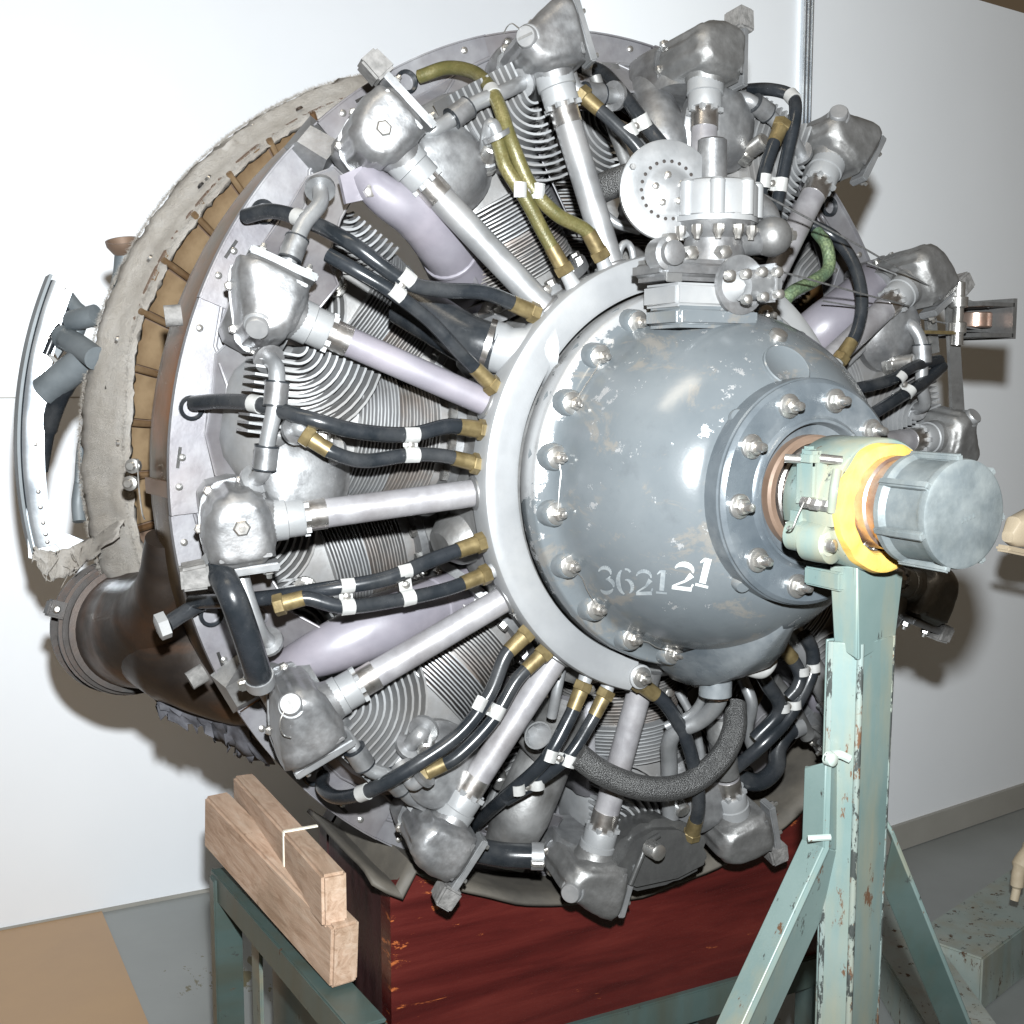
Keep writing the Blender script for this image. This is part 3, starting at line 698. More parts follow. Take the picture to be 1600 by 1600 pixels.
lead([(512,398,-.02),(560,425,-.04),(615,458,-.05),(670,500,-.05),(720,553,-.05),(765,598,-.05)],.0085,'rubber')
clip((618,458,-.052),(634,434,-.052),.017,.0098)
lead([(302,630,yg),(345,627,.08),(400,631,.02),(480,654,-.04),(560,674,-.05),(640,679,-.05),(700,666,-.05),(748,671,-.05)],.0092,'rubber',clips=(.29,))
lead([(486,686,-.04),(522,708,-.05),(570,720,-.05),(640,711,-.05),(690,712,-.05),(738,723,-.05)],.0085,'rubber',start=True)
clip((641,679,-.052),(641,711,-.052),.018,.0098)
lead([(300,940,yg),(400,936,.03),(500,922,-.03),(600,905,-.05),(680,873,-.05),(745,850,-.05)],.0092,'rubber')
lead([(443,943,-.03),(480,935,-.04),(540,948,-.05),(630,936,-.05),(700,920,-.05),(752,900,-.05)],.0085,'rubber',start=True)
clip((540,914,-.05),(541,948,-.05),.016,.0098); clip((630,892,-.05),(636,934,-.05),.016,.0098)
lead([(505,1212,yg),(505,1232,.09),(530,1246,.04),(580,1234,-.01),(650,1195,-.04),(720,1145,-.05),(765,1085,-.05),(790,1025,-.05),(818,995,-.05)],.0090,'rubber',clips=(.36,))
lead([(668,1206,-.03),(715,1182,-.045),(770,1125,-.05),(808,1062,-.05),(845,1025,-.05)],.0085,'rubber',start=True)
clip((747,1098,-.051),(775,1112,-.051),.017,.0098)
lead([(740,1290,.10),(790,1245,.0),(850,1190,-.05),(888,1125,-.055),(908,1078,-.055)],.0090,'rubber')
lead([(790,1250,.0),(840,1220,-.03),(888,1182,-.055),(922,1130,-.055),(943,1090,-.055)],.0085,'rubber')
clip((858,1180,-.055),(888,1188,-.055),.015,.0098); clip((808,1232,-.03),(838,1224,-.03),.013,.0098)
lead([(1082,1300,-.03),(1092,1260,-.05),(1086,1205,-.06),(1070,1150,-.065),(1040,1100,-.065),(1003,1070,-.065)],.0095,'rubber',start=True)
lead([(900,103,yg),(940,112,.10),(975,150,.03),(1010,197,-.02),(1050,250,-.05),(1080,330,-.05)],.0092,'rubber',end=False,clips=(.1,))
lead([(915,153,-.0),(955,188,-.02),(1000,235,-.04),(1040,300,-.05)],.0085,'rubber',end=False,start=True)
clip((982,204,-.03),(1003,190,-.03),.017,.0098)
lead([(1125,152,.11),(1160,142,.06),(1205,140,0),(1238,152,-.03),(1242,185,-.05),(1228,250,-.05),(1212,330,-.05)],.0088,'rubber',end=False,clips=(.5,))
lead([(1219,200,-.045),(1205,235,-.05),(1192,280,-.05),(1187,330,-.05)],.0088,'rubber',end=False,start=True)
clip((1192,284,-.052),(1218,290,-.052),.018,.0098)
lead([(1265,350,.02),(1305,372,.0),(1335,415,-.03),(1347,470,-.05),(1338,520,-.055),(1316,556,-.055)],.0090,'rubber')
lead([(1276,362,-.0),(1292,385,-.02),(1294,420,-.03),(1270,440,-.04),(1240,455,-.05),(1226,470,-.05)],.0090,'green_lead',end=False)
lead([(1468,563,-.01),(1430,572,-.03),(1390,594,-.05),(1335,608,-.055)],.0085,'rubber',end=False)
lead([(1472,572,-.01),(1440,600,-.03),(1400,624,-.05),(1350,655,-.055)],.0092,'rubber',end=False)
clip((1404,590,-.052),(1418,612,-.052),.012,.0098)
lead([(1145,1203,-.02),(1190,1165,-.05),(1232,1120,-.055),(1265,1060,-.055),(1270,1020,-.055),(1256,990,-.055)],.0098,'rubber',end=False)
lead([(1232,1090,-.05),(1245,1075,-.055),(1250,1055,-.055),(1238,1030,-.055),(1222,1012,-.055)],.0095,'rubber')
lead([(1180,1155,-.04),(1218,1110,-.055),(1200,1070,-.06),(1185,1045,-.06)],.0105,'rubber',end=False)
clip((1252,1048,-.057),(1270,1042,-.057),.012,.0098); clip((1222,1105,-.057),(1240,1100,-.057),.012,.0098)

def hose(name,pts,rad,mat,n=18,bands=(),label=None):
    sp_=smooth_path(px_path(pts),10); o=MB().tube(sp_,rad,n=n).build(name,M[mat],E,label=label)
    for t in bands:
        i=min(max(int(t*(len(sp_)-1)),1),len(sp_)-2); d=(sp_[i+1]-sp_[i-1]).normalized()
        MB().lathe([(-.008,rad*1.02),(-.008,rad*1.1),(.008,rad*1.1),(.008,rad*1.02)],n=24,M=fy(sp_[i],d)).build('hose_band',M['silver'],o)
        MB().box((0,0,0),(.014,.018,.008),M=fy(sp_[i],d)@T(-rad*1.12,0,0),bev=.002).build('band_screw',M['bright'],o)
    return o
hose('rubber_hose',[(335,880,.02),(360,925,-.03),(382,985,-.03),(398,1035,-.02),(407,1068,.0)],.0158,'rubber',bands=(.02,.97))
hose('rubber_hose',[(630,470,.06),(680,500,.03),(730,530,.0),(775,545,-.02)],.030,'rubber')
MB().tube([EP(765,540,-.015),EP(785,545,-.02),EP(800,547,-.03),EP(818,548,-.04),EP(845,548,-.04)],[.031,.0315,.027,.028,.045],n=28).build('hose_socket',M['ring'],E)
MB().tube([EP(757,537,-.012),EP(766,540,-.015)],[.0325,.0325],n=28).build('hose_band',M['steel'],E)
hose('rubber_hose',[(705,1315,.05),(745,1328,.03),(790,1336,.02),(845,1338,.0)],.0165,'rubber',bands=(.97,))
hose('rubber_hose',[(1150,1215,.03),(1185,1222,.02),(1212,1200,.02),(1215,1170,.03),(1230,1145,.03),(1248,1135,.03)],.0135,'rubber',bands=(.97,))
hose('woven_hose',[(900,1178,-.06),(945,1210,-.065),(1010,1232,-.07),(1075,1225,-.07),(1125,1185,-.07),(1147,1140,-.06),(1148,1100,-.04)],.0165,'braid')
hose('woven_hose',[(920,305,.03),(950,290,.0),(985,278,-.03),(1030,270,-.06)],.019,'braid')
MB().tube(smooth_path(px_path([(1125,1080,-.03),(1130,1120,-.03),(1130,1160,-.03),(1135,1210,-.02)])),[.011]*8+[.022]*8+[.018]*9,n=18).build('oil_filter',M['cast_dark'],E)
# drain pipes between the rocker boxes
def pipe(pts,rad=.0095,sleeves=(),mat='silver'):
    sp_=smooth_path(px_path(pts),8); o=MB().tube(sp_,rad,n=14).build('oil_pipe',M[mat],E)
    for t in sleeves:
        i=min(max(int(t*(len(sp_)-1)),1),len(sp_)-2); d=(sp_[i+1]-sp_[i-1]).normalized()
        MB().lathe([(-.013,rad*1.05),(-.013,rad*1.45),(.013,rad*1.45),(.013,rad*1.05)],n=18,M=fy(sp_[i],d)).build('sleeve',M['cast'],o)
        for s in(-.0135,.0135): MB().lathe([(s-.001,rad*1.5),(s+.001,rad*1.5)],n=18,M=fy(sp_[i],d)).build('seal',M['rubber'],o)
    for i,sg in ((0,1),(-1,-1)):
        d=(sp_[1]-sp_[0] if i==0 else sp_[-1]-sp_[-2]).normalized()
        MB().lathe([(-.003,rad*1.9),(.003,rad*1.9),(.004,rad*1.5)],n=18,M=fy(sp_[i],d)).build('pipe_collar',M['cast'],o)
    return o
pipe([(655,205,.03),(672,205,.0),(700,190,.0),(740,163,.0),(790,142,.0),(815,130,.02)],sleeves=(.5,))
pipe([(440,440,.02),(448,420,.0),(460,385,.0),(475,350,.01),(500,318,.02),(500,295,.04)],sleeves=(.38,))
pipe([(420,560,.02),(432,578,-.005),(430,630,-.01),(418,690,-.005),(412,735,.0),(398,750,.02)],sleeves=(.35,.7))
pipe([(372,880,.03),(385,930,.02),(405,985,.02),(420,1003,.04)])
pipe([(530,1140,.02),(550,1165,.0),(575,1200,.0),(610,1215,.0),(640,1245,.02),(655,1250,.04)],sleeves=(.32,.65))
pipe([(1150,150,.02),(1172,158,-.0),(1200,178,.0),(1235,215,.0),(1250,240,.02)],sleeves=(.42,))
pipe([(1400,500,.02),(1425,510,-.01),(1440,540,-.02),(1440,600,-.02),(1445,630,-.01),(1430,640,.02)],sleeves=(.45,))
pipe([(760,245,.01),(762,215,-.02),(768,196,-.03),(776,212,-.03)],.0095)
pipe([(520,705,.0),(495,690,-.02),(470,670,-.03),(462,672,-.02)],.009)
pipe([(640,1165,.01),(655,1150,-.01),(662,1140,.0)],.010)
pipe([(630,1200,.0),(645,1225,-.02),(662,1212,-.03)],.0085)
pipe([(885,100,.04),(900,140,.02),(935,148,.02),(960,150,.03)],.010,sleeves=(.6,))

# intake pipes
def intake(pts,rads,mat='lilac'):
    sp_=smooth_path(px_path(pts),8); n=len(sp_); rr=[]
    for i in range(n):
        t=i/(n-1)*(len(rads)-1); a=min(int(t),len(rads)-2); rr.append(rads[a]+(rads[a+1]-rads[a])*(t-a))
    o=MB().tube(sp_,rr,n=22).build('intake_pipe',M[mat],E)
    i=int(n*.68); d=(sp_[i+1]-sp_[i-1]).normalized()
    MB().lathe([(-.004,rr[i]*.98),(-.002,rr[i]*1.07),(.002,rr[i]*1.07),(.004,rr[i]*.98)],n=24,M=fy(sp_[i],d)).build('weld_bead',M[mat],o)
    return o,sp_
intake([(565,270,.03),(600,305,.02),(655,335,.03),(690,375,.05),(730,435,.10),(760,470,.14)],[.018,.024,.034,.036,.034,.032])
MB().prism([(-.03,-.022),(.03,-.016),(.034,.016),(-.03,.022)],-.004,.004).build('pipe_flange',M['lilac'],E,M=frame(EP(572,285,.025),EA(1,200,0)))
MB().lathe([(0,.008),(-.01,.008),(-.011,.006)],n=6).build('bolt',M['bright'],E,M=T(*EP(576,300,.015)))
intake([(1010,115,.12),(1020,160,.08),(1035,215,.05),(1030,270,.06),(1000,340,.10)],[.022,.028,.036,.036,.034],'cast')
intake([(1370,440,.08),(1330,480,.05),(1290,510,.05),(1250,540,.08),(1220,560,.10)],[.034,.038,.038,.036,.034])
intake([(420,1050,.12),(500,1020,.06),(600,975,.05),(700,935,.08),(780,895,.12)],[.016,.030,.040,.034,.030])
intake([(790,1330,.10),(815,1270,.06),(850,1190,.06),(880,1110,.09)],[.032,.040,.038,.034],'cast_dark')
intake([(1300,1110,.05),(1280,1060,.05),(1250,1010,.07)],[.030,.034,.034])
intake([(700,730,.20),(740,750,.16),(800,760,.12)],[.03,.03,.03],'cast_dark')
for k in range(7):   # lobes of the induction casing between the cylinder bases
    th=119.69+K7*(k+.5); MB().loft([(.262,0,.05,0,.035),(.285,0,.045,0,.03),(.30,0,.03,0,.018)],e=2.5).build('tappet_housing',M['cast_dark'],E,M=cylframe(th,.05))
# dark deflector under the bottom cylinder
sp0=[(952,1352),(958,1388),(992,1400),(1060,1385),(1108,1360),(1116,1330),(1100,1300),(1062,1283),(1020,1284),(985,1305)]
b0_=[EP(x,y,-.03) for x,y in sp0]; cen=sum(b0_,Vector())/len(b0_)
bev_prism([(q.x-cen.x,q.z-cen.z) for q in b0_],0,.10,.012,4).build('cooling_shroud',M['shroud'],E,smooth=50,M=T(cen.x,-.03,cen.z))
MB().tube(smooth_path([EP(985,1382,-.034),EP(1000,1345,-.036),EP(1012,1318,-.034),EP(1030,1305,-.032)]),.004,n=10).build('pressed_ridge',M['shroud'],E)
MB().lathe([(.01,.012),(-.012,.011),(-.014,.008)],n=12).build('bolt',M['bright'],E,M=T(*EP(1022,1328,-.055)))
# ---------------------------------------------------------------- governor on top of the nose
gv=EP(1122,330,-.17)
gb=MB(); 
def gbox(px0,py0,px1,py1,Y,dep,mat,name,bev=.004,par=None,yaw=0):
    a=EP(px0,py0,Y); b_=EP(px1,py1,Y); c=(a+b_)/2
    return MB().box((0,0,0),(abs(b_.x-a.x),dep,abs(b_.z-a.z)),bev=bev,seg=3).build(name,M[mat],par or E,M=T(c.x,Y+dep/2,c.z)@Matrix.Rotation(R(yaw),4,'Y'))
gbox(1060,476,1188,514,-.220,.07,'nose','governor_pad',.006)
gov=gbox(1058,440,1182,482,-.217,.07,'ring','governor',.004)
gbox(1036,400,1172,442,-.210,.07,'cast','governor_base',.008,gov)
gov_base=[x for x in C.objects if x.parent==gov][0]; gov_base.matrix_basis=gov.matrix_basis.inverted()@gov_base.matrix_basis
def gsub(mb,name,mat,Mx,smooth=38): return mb.build(name,M[mat],gov,smooth=smooth,M=gov.matrix_basis.inverted()@Mx)
gc=EP(1118,372,-.165)
gsub(MB().lathe([(-.03,.040),(-.01,.036),(.0,.034),(.016,.047),(.026,.050)],M=fy((0,0,0),(0,0,1)),n=36),'governor_neck','cast',T(*EP(1115,375,-.165)))
gsub(MB().lathe([(0,.0),(0,.052),(.006,.052),(.006,0)],M=fy((0,0,0),(0,0,1)),n=10),'governor_flange','ring',T(*EP(1115,350,-.165)))
bd=MB().lathe([(0,.050),(.034,.050),(.040,.046),(.043,.036),(.046,.02),(.046,0)],M=fy((0,0,0),(0,0,1)),n=40)
for i in range(8):
    t=2*PI*i/8+.2; bd.lathe([(0,.009),(.038,.009),(.041,.006)],M=T(math.cos(t)*.047,math.sin(t)*.047,0)@fy((0,0,0),(0,0,1)),n=12)
gsub(bd,'governor_body','ring',T(*EP(1117,342,-.165)))
gsub(MB().lathe([(-.015,.022),(.0,.018),(.048,.017),(.050,.014)],M=fy((0,0,0),(0,0,1)),n=24),'governor_spindle','cast',T(*EP(1112,285,-.165)))
for i in range(7):
    t=R(180+i*30); p_=EP(1115,352,-.165)+Vector((math.cos(t)*.047,math.sin(t)*.047,-.004))
    gsub(MB().lathe([(0,.0065),(-.008,.0065),(-.012,.004),(-.016,.0035)],M=fy((0,0,0),(0,0,1)),n=8),'governor_screw','bright',T(*p_))
wp=[EA(.2199,102.36+17.145*i,-.131) for i in range(20)]
for i in (0,2,4,6,8):
    a,b_=wp[i],wp[i+1]; m_=(a+b_)/2; m_=m_*1.0+Vector((0,-.004,0))
    MB().tube([a,a.lerp(m_,.6)+EA(.003,30,0)*1,m_,b_],.0007,n=5).build('locking_wire',M['bright'],E)
for (px,py,Y,d) in ((905,1040,-.05,.2),(935,1055,-.05,.1),(852,1008,-.05,.5),(795,900,-.05,.9),(783,842,-.05,1),(772,722,-.05,1),(776,672,-.05,1)):
    pass
for i,(a,r_) in enumerate(((128,.296),(168,.292),(183,.292),(204,.294),(236,.297),(247,.297),(262,.292),(271,.292))):
    o=MB().lathe([(0,.006),(-.008,.006),(-.009,.0045)],n=6).build('tappet_bolt',M['bright'],E,M=T(*EA(r_,a,-.034)))
for pts,rd,mt in (([(1100,1010,.0),(1110,1060,.02),(1108,1120,.03),(1118,1200,.03)],.007,'cast_dark'),([(1160,1060,-.01),(1175,1100,-.02),(1168,1140,.0),(1180,1180,.02)],.0085,'silver'),
    ([(1060,1080,.03),(1085,1130,.02),(1098,1200,.02),(1100,1260,.03)],.006,'silver'),([(1205,1060,.02),(1235,1100,.03),(1262,1150,.04)],.012,'cast_dark'),
    ([(880,1030,.0),(870,1080,.0),(862,1120,.01)],.007,'silver'),([(815,1150,.03),(840,1180,.03),(870,1205,.04)],.009,'cast_dark'),([(940,330,.02),(965,350,.01),(1000,360,.0)],.006,'silver'),
    ([(930,120,.05),(950,180,.04),(980,260,.05)],.008,'cast_dark'),([(1290,600,.03),(1330,560,.02),(1370,520,.03)],.007,'silver')):
    MB().tube(smooth_path(px_path(pts),8),rd,n=12).build('oil_pipe',M[mt],E)
o=MB().lathe([(.03,.010),(.0,.011),(-.012,.014),(-.018,.0185),(-.018,.0165),(-.010,.0125),(.0,.006)],n=28,M=fy(EP(832,1142,-.02),(.1,1,.05))).build('open_union',M['silver'],E)
# control wheel with ring of holes
wc=EP(1043,298,-.155); wd=Vector((-.28,-1,.05)).normalized()
wh=MB().lathe([(.004,.0),(.004,.056),(.003,.058),(-.003,.058),(-.004,.056),(-.004,.037),(-.004,.030),(-.0046,.030),(-.0046,.024),(-.006,.022),(-.006,0)],n=60)
whp=wh.build('control_wheel',M['silver'],E,M=fy(wc,-wd))
hm=None
for i in range(22):
    t=2*PI*i/22
    if hm is None: hm=MB().lathe([(.0002,.0022),(-.0002,.0022),(-.0003,.0)],n=10).build('wheel_hole',M['black_exhaust'],whp,M=T(math.cos(t)*.033,-.0041,math.sin(t)*.033))
    else: dup(hm,whp,T(math.cos(t)*.033,-.0041,math.sin(t)*.033))
for i in range(5):
    t=2*PI*i/5+.4; MB().lathe([(0,.0042),(-.003,.004),(-.0045,.002)],n=12).build('wheel_rivet',M['bright'],whp,M=T(math.cos(t)*.017,-.006,math.sin(t)*.017))
MB().lathe([(0,.004),(-.004,.0035)],n=6).build('wheel_screw',M['cast_dark'],whp,M=T(-.043,-.004,.026))
# elbow valve with domed end, pilot valve in front
gsub(MB().tube([EP(1150,380,-.18),EP(1185,378,-.185),EP(1192,378,-.19)],[.016,.0155,.0155],n=20),'valve_branch','cast',Matrix.Identity(4))
gsub(MB().lathe([(-.024,.006),(-.021,.014),(-.013,.021),(0,.024),(.013,.021),(.022,.013),(.025,.0)],n=30),'valve_dome','cast_dark',T(*EP(1205,370,-.19)))
gsub(MB().tube(smooth_path([EP(1198,352,-.18),EP(1192,335,-.17),EP(1178,322,-.16)]),.018,n=20),'valve_elbow','cast',Matrix.Identity(4))
gsub(MB().lathe([(0,.010),(-.006,.010),(-.007,.007),(-.012,.006)],n=6),'valve_nut','bright',fy(EP(1228,368,-.19),(-1,.3,0)))
gsub(MB().lathe([(0,.034),(.005,.034),(.006,.031),(.006,0)],n=36),'pilot_flange','cast',T(*EP(1158,445,-.222)))
gsub(MB().lathe([(-.020,.0),(-.016,.008),(-.006,.014),(.0,.018)],n=24),'pilot_dome','ring',T(*EP(1148,447,-.222)))
gsub(MB().tube([EP(1158,447,-.235),EP(1205,443,-.228)],[.017,.017],n=20),'pilot_valve','cast',Matrix.Identity(4))
gsub(MB().box((0,0,0),(.008,.036,.044),bev=.003),'pilot_strap','silver',T(*EP(1198,443,-.229)))
for px,py in ((1165,428),(1190,425),(1166,468),(1192,464),(1140,430),(1214,425),(1216,460)):
    gsub(MB().lathe([(.004,.0058),(-.005,.0058),(-.007,.003)],n=8),'pilot_screw','bright',T(*EP(px,py,-.248)))
for px,py in ((1040,393),(1080,395),(1132,394),(1048,375)):
    gsub(MB().lathe([(.01,.0085),(-.004,.0085),(-.006,.005)],n=6),'base_nut','bright',T(*EP(px,py,-.205)))
gsub(MB().lathe([(.02,.019),(-.002,.019),(-.004,.014),(-.012,.014),(-.014,.009),(-.014,0)],n=20),'base_plug','cast',T(*EP(1045,396,-.205)))
gsub(MB().box((0,0,0),(.022,.003,.012),bev=.001),'name_tag','cast_dark',T(*EP(1053,432,-.2055)))
# right-hand control cables, lever and pulley bracket
def cable(pts,r=.0013): return MB().tube(px_path(pts),r,n=6).build('control_cable',M['wire'],E)
cable([(1182,298,-.15),(1350,388,-.08),(1505,478,-.0)]); cable([(1160,408,-.17),(1350,460,-.08),(1420,478,-.03)])
cable([(1285,470,-.02),(1400,490,0),(1545,518,.0)]); cable([(1355,410,.02),(1440,445,.0),(1545,480,.0)])
br=MB().box((0,0,0),(.07,.10,.006)).build('pulley_bracket',M['cast_dark'],E,M=T(*EP(1520,478,.03)))
def bsub(mb,name,mat,Mx): return mb.build(name,M[mat],br,M=br.matrix_basis.inverted()@Mx)
bsub(MB().box((0,0,0),(.07,.10,.006)),'bracket_plate','cast_dark',T(*EP(1518,525,.03)))
bsub(MB().box((0,0,0),(.008,.10,.062)),'bracket_end','cast_dark',T(*EP(1545,500,.03)))
bsub(MB().lathe([(-.045,.004),(-.045,.009),(-.028,.009),(-.026,.013),(-.012,.013),(-.010,.008),(.01,.008),(.012,.014),(.026,.014),(.028,.009),(.048,.009),(.05,.004)],M=fy((0,0,0),(0,0,1)),n=20),'pulley_spindle','bright',T(*EP(1497,492,-.02)))
bsub(MB().box((0,0,0),(.075,.03,.005)),'bracket_arm','brass',T(*EP(1465,520,-.01)))
bsub(MB().lathe([(-.012,.022),(-.01,.024),(.01,.024),(.012,.022)],n=24,M=fy((0,0,0),(0,0,1))),'pulley','copper',T(*EP(1525,500,.03)))
MB().prism([(-.012,-.10),(.014,-.10),(.006,.10),(-.016,.11)],-.003,.003).build('long_lever',M['cast_dark'],E,M=T(*EP(1493,570,.0))@Matrix.Rotation(R(-6),4,'Y'))
MB().prism([(-.010,-.07),(.010,-.07),(.010,.07),(-.010,.07)],-.003,.003).build('long_lever',M['cast_dark'],E,M=T(*EP(1452,480,.01))@Matrix.Rotation(R(-10),4,'Y'))
MB().box((0,0,0),(.045,.03,.02),bev=.004).build('lever_clevis',M['cast'],E,M=T(*EP(1492,668,.0)))
MB().loft([(-.03,0,.03,0,.03),(0,0,.04,0,.04),(.03,0,.03,0,.03)],e=2.2).build('exhaust_stub',M['copper'],E,M=frame(EP(1405,555,.08),(.3,-1,0)))

# ---------------------------------------------------------------- exhaust collector, outlet and cowl ring behind
col_=MB(); n=90; 
prof=[(.17,.55),(.18,.575),(.20,.586),(.24,.593),(.28,.598),(.300,.598),(.312,.590),(.315,.55)]
col_.lathe(prof,n=96,cap=False).build('exhaust_collector',M['exband'],E,smooth=60)
MB().lathe([(.183,.580),(.183,.5915),(.305,.6035),(.305,.590)],n=6,a0=180.5,a1=182.5).build('collector_joint',M['brown'],E)
MB().lathe([(.537,.53),(.534,.56),(.503,.612),(.508,.614),(.547,.57),(.547,.52)],n=96,a0=95,a1=193).build('cowl_support_ring',M['brown'],E)
pk=None
for i in range(12):
    a0=100+i*7.8
    mb=MB().lathe([(.530,.545),(.527,.552),(.510,.582),(.500,.606),(.504,.610),(.536,.55)],n=6,a0=-3.2,a1=3.2)
    Mx=Matrix.Rotation(-R(a0),4,'Y')
    if pk is None: pk=mb.build('bronze_panel',M['bronze'],E,M=Mx)
    else: dup(pk,E,Mx)
    MB().tube([EA(.538,a0+3.9,.528),EA(.572,a0+3.9,.511),EA(.610,a0+3.9,.492)],.005,n=8).build('panel_rib',M['bronze'],E)
# rocker support brackets holding the collector
def stubpipe(px,py,Y,d,L=.05,r=.016): MB().lathe([(0,r*.8),(0,r),(-L,r),(-L,r*.7)],n=20,M=fy(EP(px,py,Y),d)).build('pipe_stub',M['oldrub'],E)
stubpipe(284,492,.14,(1,-.2,.1),.020,.013); 
MB().lathe([(0,.017),(-.012,.017),(-.014,.012)],n=6,M=fy(EP(262,975,.12),(1,0,.3))).build('pipe_nut',M['ring'],E)
MB().tube([EP(262,975,.12),EP(300,950,.13),EP(330,935,.15)],.010,n=14).build('oil_pipe',M['rubber'],E)
stubpipe(320,1050,.15,(1,0,.5),.022,.012)
# felt band
fb_=MB(); nseg=150; v=[];f=[]; prof=[(.452,.596),(.460,.605),(.49,.616),(.515,.626),(.545,.640),(.585,.645),(.592,.643),(.592,.635),(.53,.620),(.462,.592)]
a0,a1=100,197; k=len(prof)
for i in range(nseg+1):
    a=a0+(a1-a0)*i/nseg
    for j,(y,r) in enumerate(prof):
        if j in (0,1,2,3,8,9): bb=max(0,min(1,(172-a)/10))*max(0,min(1,(a-104)/10)); y=y+.040*bb*(1 if j in(0,1,9) else .7); r=r+.005*bb
        q=EA(r,a,y); nn=noise.noise(Vector((a*.35,j*.8,1)))*.006+noise.noise(Vector((a*2.1,j*1.7,5)))*.0035
        d=EA(1,a,0)*nn+Vector((0,noise.noise(Vector((a*.9,j*.3,9)))*.006,0)); v.append(q+d)
for i in range(nseg):
    for j in range(k): f.append((i*k+j,i*k+(j+1)%k,(i+1)*k+(j+1)%k,(i+1)*k+j))
f.append(tuple(range(k))); f.append(tuple(range(nseg*k,nseg*k+k)))
fb_.add(v,f); felt=fb_.build('felt_band',M['felt'],E,smooth=80)
# loose fibres on the felt
fz=MB()
for i in range(9000):
    a=random.uniform(a0,a1); j=random.choice((0,0,.3,.6,1,1,1,.95)); bb=max(0,min(1,(172-a)/10))*max(0,min(1,(a-104)/10)); y=.456+.04*bb+(.134-.04*bb)*j; r=.602+.005*bb+(.043-.005*bb)*min(1,j*1.02)
    if random.random()<.06: a=a1+random.uniform(-.3,.6)
    p_=EA(r+.001,a,y); L=random.uniform(.003,.009)
    d=(EA(1,a,0)*random.uniform(.1,1)+Vector((0,random.uniform(-1,1)*.8,0))+EA(1,a+90,0)*random.uniform(-.8,.8)).normalized()*L
    s_=d.cross(Vector((random.random(),1,random.random()))).normalized()*.00045
    fz.add([p_-s_,p_+s_,p_+d],[(0,1,2)])
fz.build('loose_fibres',M['felt'],felt,smooth=0,kind='stuff')
for i,(a,y) in enumerate(((120,.5),(126,.56),(137,.50),(138.5,.46),(151,.52),(163,.46),(169.6,.50),(177,.45),(183.5,.55),(188,.47),(193,.54))):
    y=max(y,.52 if a<170 else .475); r=.602+(y-.456)*.34; MB().lathe([(.002,.0065),(-.0015,.005),(-.0025,.0)],n=10,M=fy(EA(r+.0015,a,y),-EA(1,a,0))).build('felt_screw',M['bright'] if i%3 else M['black_exhaust'],felt)
# torn cloth at the lower end
def ragged(name,pts,mat,par=None,amp=.01,nx=26,ny=6,seed=0,thick=.002):
    """pts: two 3D edge polylines"""
    A_=smooth_path(pts[0],6); B_=smooth_path(pts[1],6); v=[];f=[]; N=nx
    for i in range(N+1):
        t=i/N; a=A_[min(int(t*(len(A_)-1)),len(A_)-1)]; b_=B_[min(int(t*(len(B_)-1)),len(B_)-1)]
        for j in range(ny+1):
            s=j/ny; q=a.lerp(b_,s); n_=Vector((noise.noise(Vector((i*.45+seed,j*.6,0))),noise.noise(Vector((i*.4,j*.5+seed,7))),noise.noise(Vector((i*.5,j*.6,seed+3)))))*amp
            if j==ny: n_+= (b_-a).normalized()*random.uniform(-1,1)*amp*.9
            v.append(q+n_)
    for i in range(N):
        for j in range(ny): f.append((i*(ny+1)+j,i*(ny+1)+j+1,(i+1)*(ny+1)+j+1,(i+1)*(ny+1)+j))
    m_=len(v); 
    mb=MB().add(v,f); o=mb.build(name,M[mat],par or E,smooth=60)
    md=o.modifiers.new('thickness','SOLIDIFY'); md.thickness=thick
    return o
ragged('torn_cloth',([EP(52,855,.62),EP(90,862,.60),EP(140,840,.58),EP(190,812,.45)],[EP(50,872,.62),EP(85,905,.60),EP(125,885,.58),EP(185,835,.45)]),'felt',amp=.006)
for i in range(9):
    q=EP(random.uniform(60,190),random.uniform(850,885),.56)
    MB().tube(smooth_path([q,q+Vector((random.uniform(-.01,.01),0,-.008)),q+Vector((random.uniform(-.02,.02),.0,-random.uniform(.01,.035)))],4),.0005,n=4).build('loose_thread',M['felt'],E)
MB().tube(smooth_path(px_path([(64,880,.6),(68,900,.6),(80,908,.6),(74,890,.6),(72,908,.6)]),6),.0006,n=4).build('loose_thread',M['felt'],E)
ragged('torn_cloth',([EP(240,1090,.42),EP(300,1100,.38),EP(360,1110,.32),EP(410,1120,.3)],[EP(245,1108,.42),EP(310,1142,.38),EP(360,1165,.35),EP(425,1185,.30)]),'cloth',amp=.012)
ragged('torn_cloth',([EP(360,1120,.36),EP(390,1130,.34),EP(430,1150,.32)],[EP(352,1150,.36),EP(372,1178,.35),EP(420,1195,.32)]),'cloth',amp=.010,seed=4)
# dark outlet elbow with clamped flange
eo=[EP(258,840,.29),EP(258,885,.31),EP(262,925,.34),EP(262,960,.40),EP(240,980,.48),EP(208,982,.58)]
sp_=smooth_path(eo,8); rr=[]
kr=[.026,.032,.048,.074,.090,.092]
for i in range(len(sp_)):
    t=i/(len(sp_)-1)*(len(kr)-1); a=min(int(t),len(kr)-2); rr.append(kr[a]+(kr[a+1]-kr[a])*(t-a))
MB().tube(sp_,rr,n=44).build('exhaust_outlet',M['exhaust'],E,smooth=80)
eo=[EP(440,1090,.30),EP(390,1080,.32),EP(340,1050,.35),EP(295,1015,.40),EP(255,990,.47)]
MB().tube(smooth_path(eo,8),[.035+(.050)*min(1,i/24) for i in range(33)],n=36).build('exhaust_outlet',M['exhaust'],E,smooth=80)
d=(EP(190,978,.66)-EP(225,985,.52)).normalized(); oc=EP(202,980,.60)
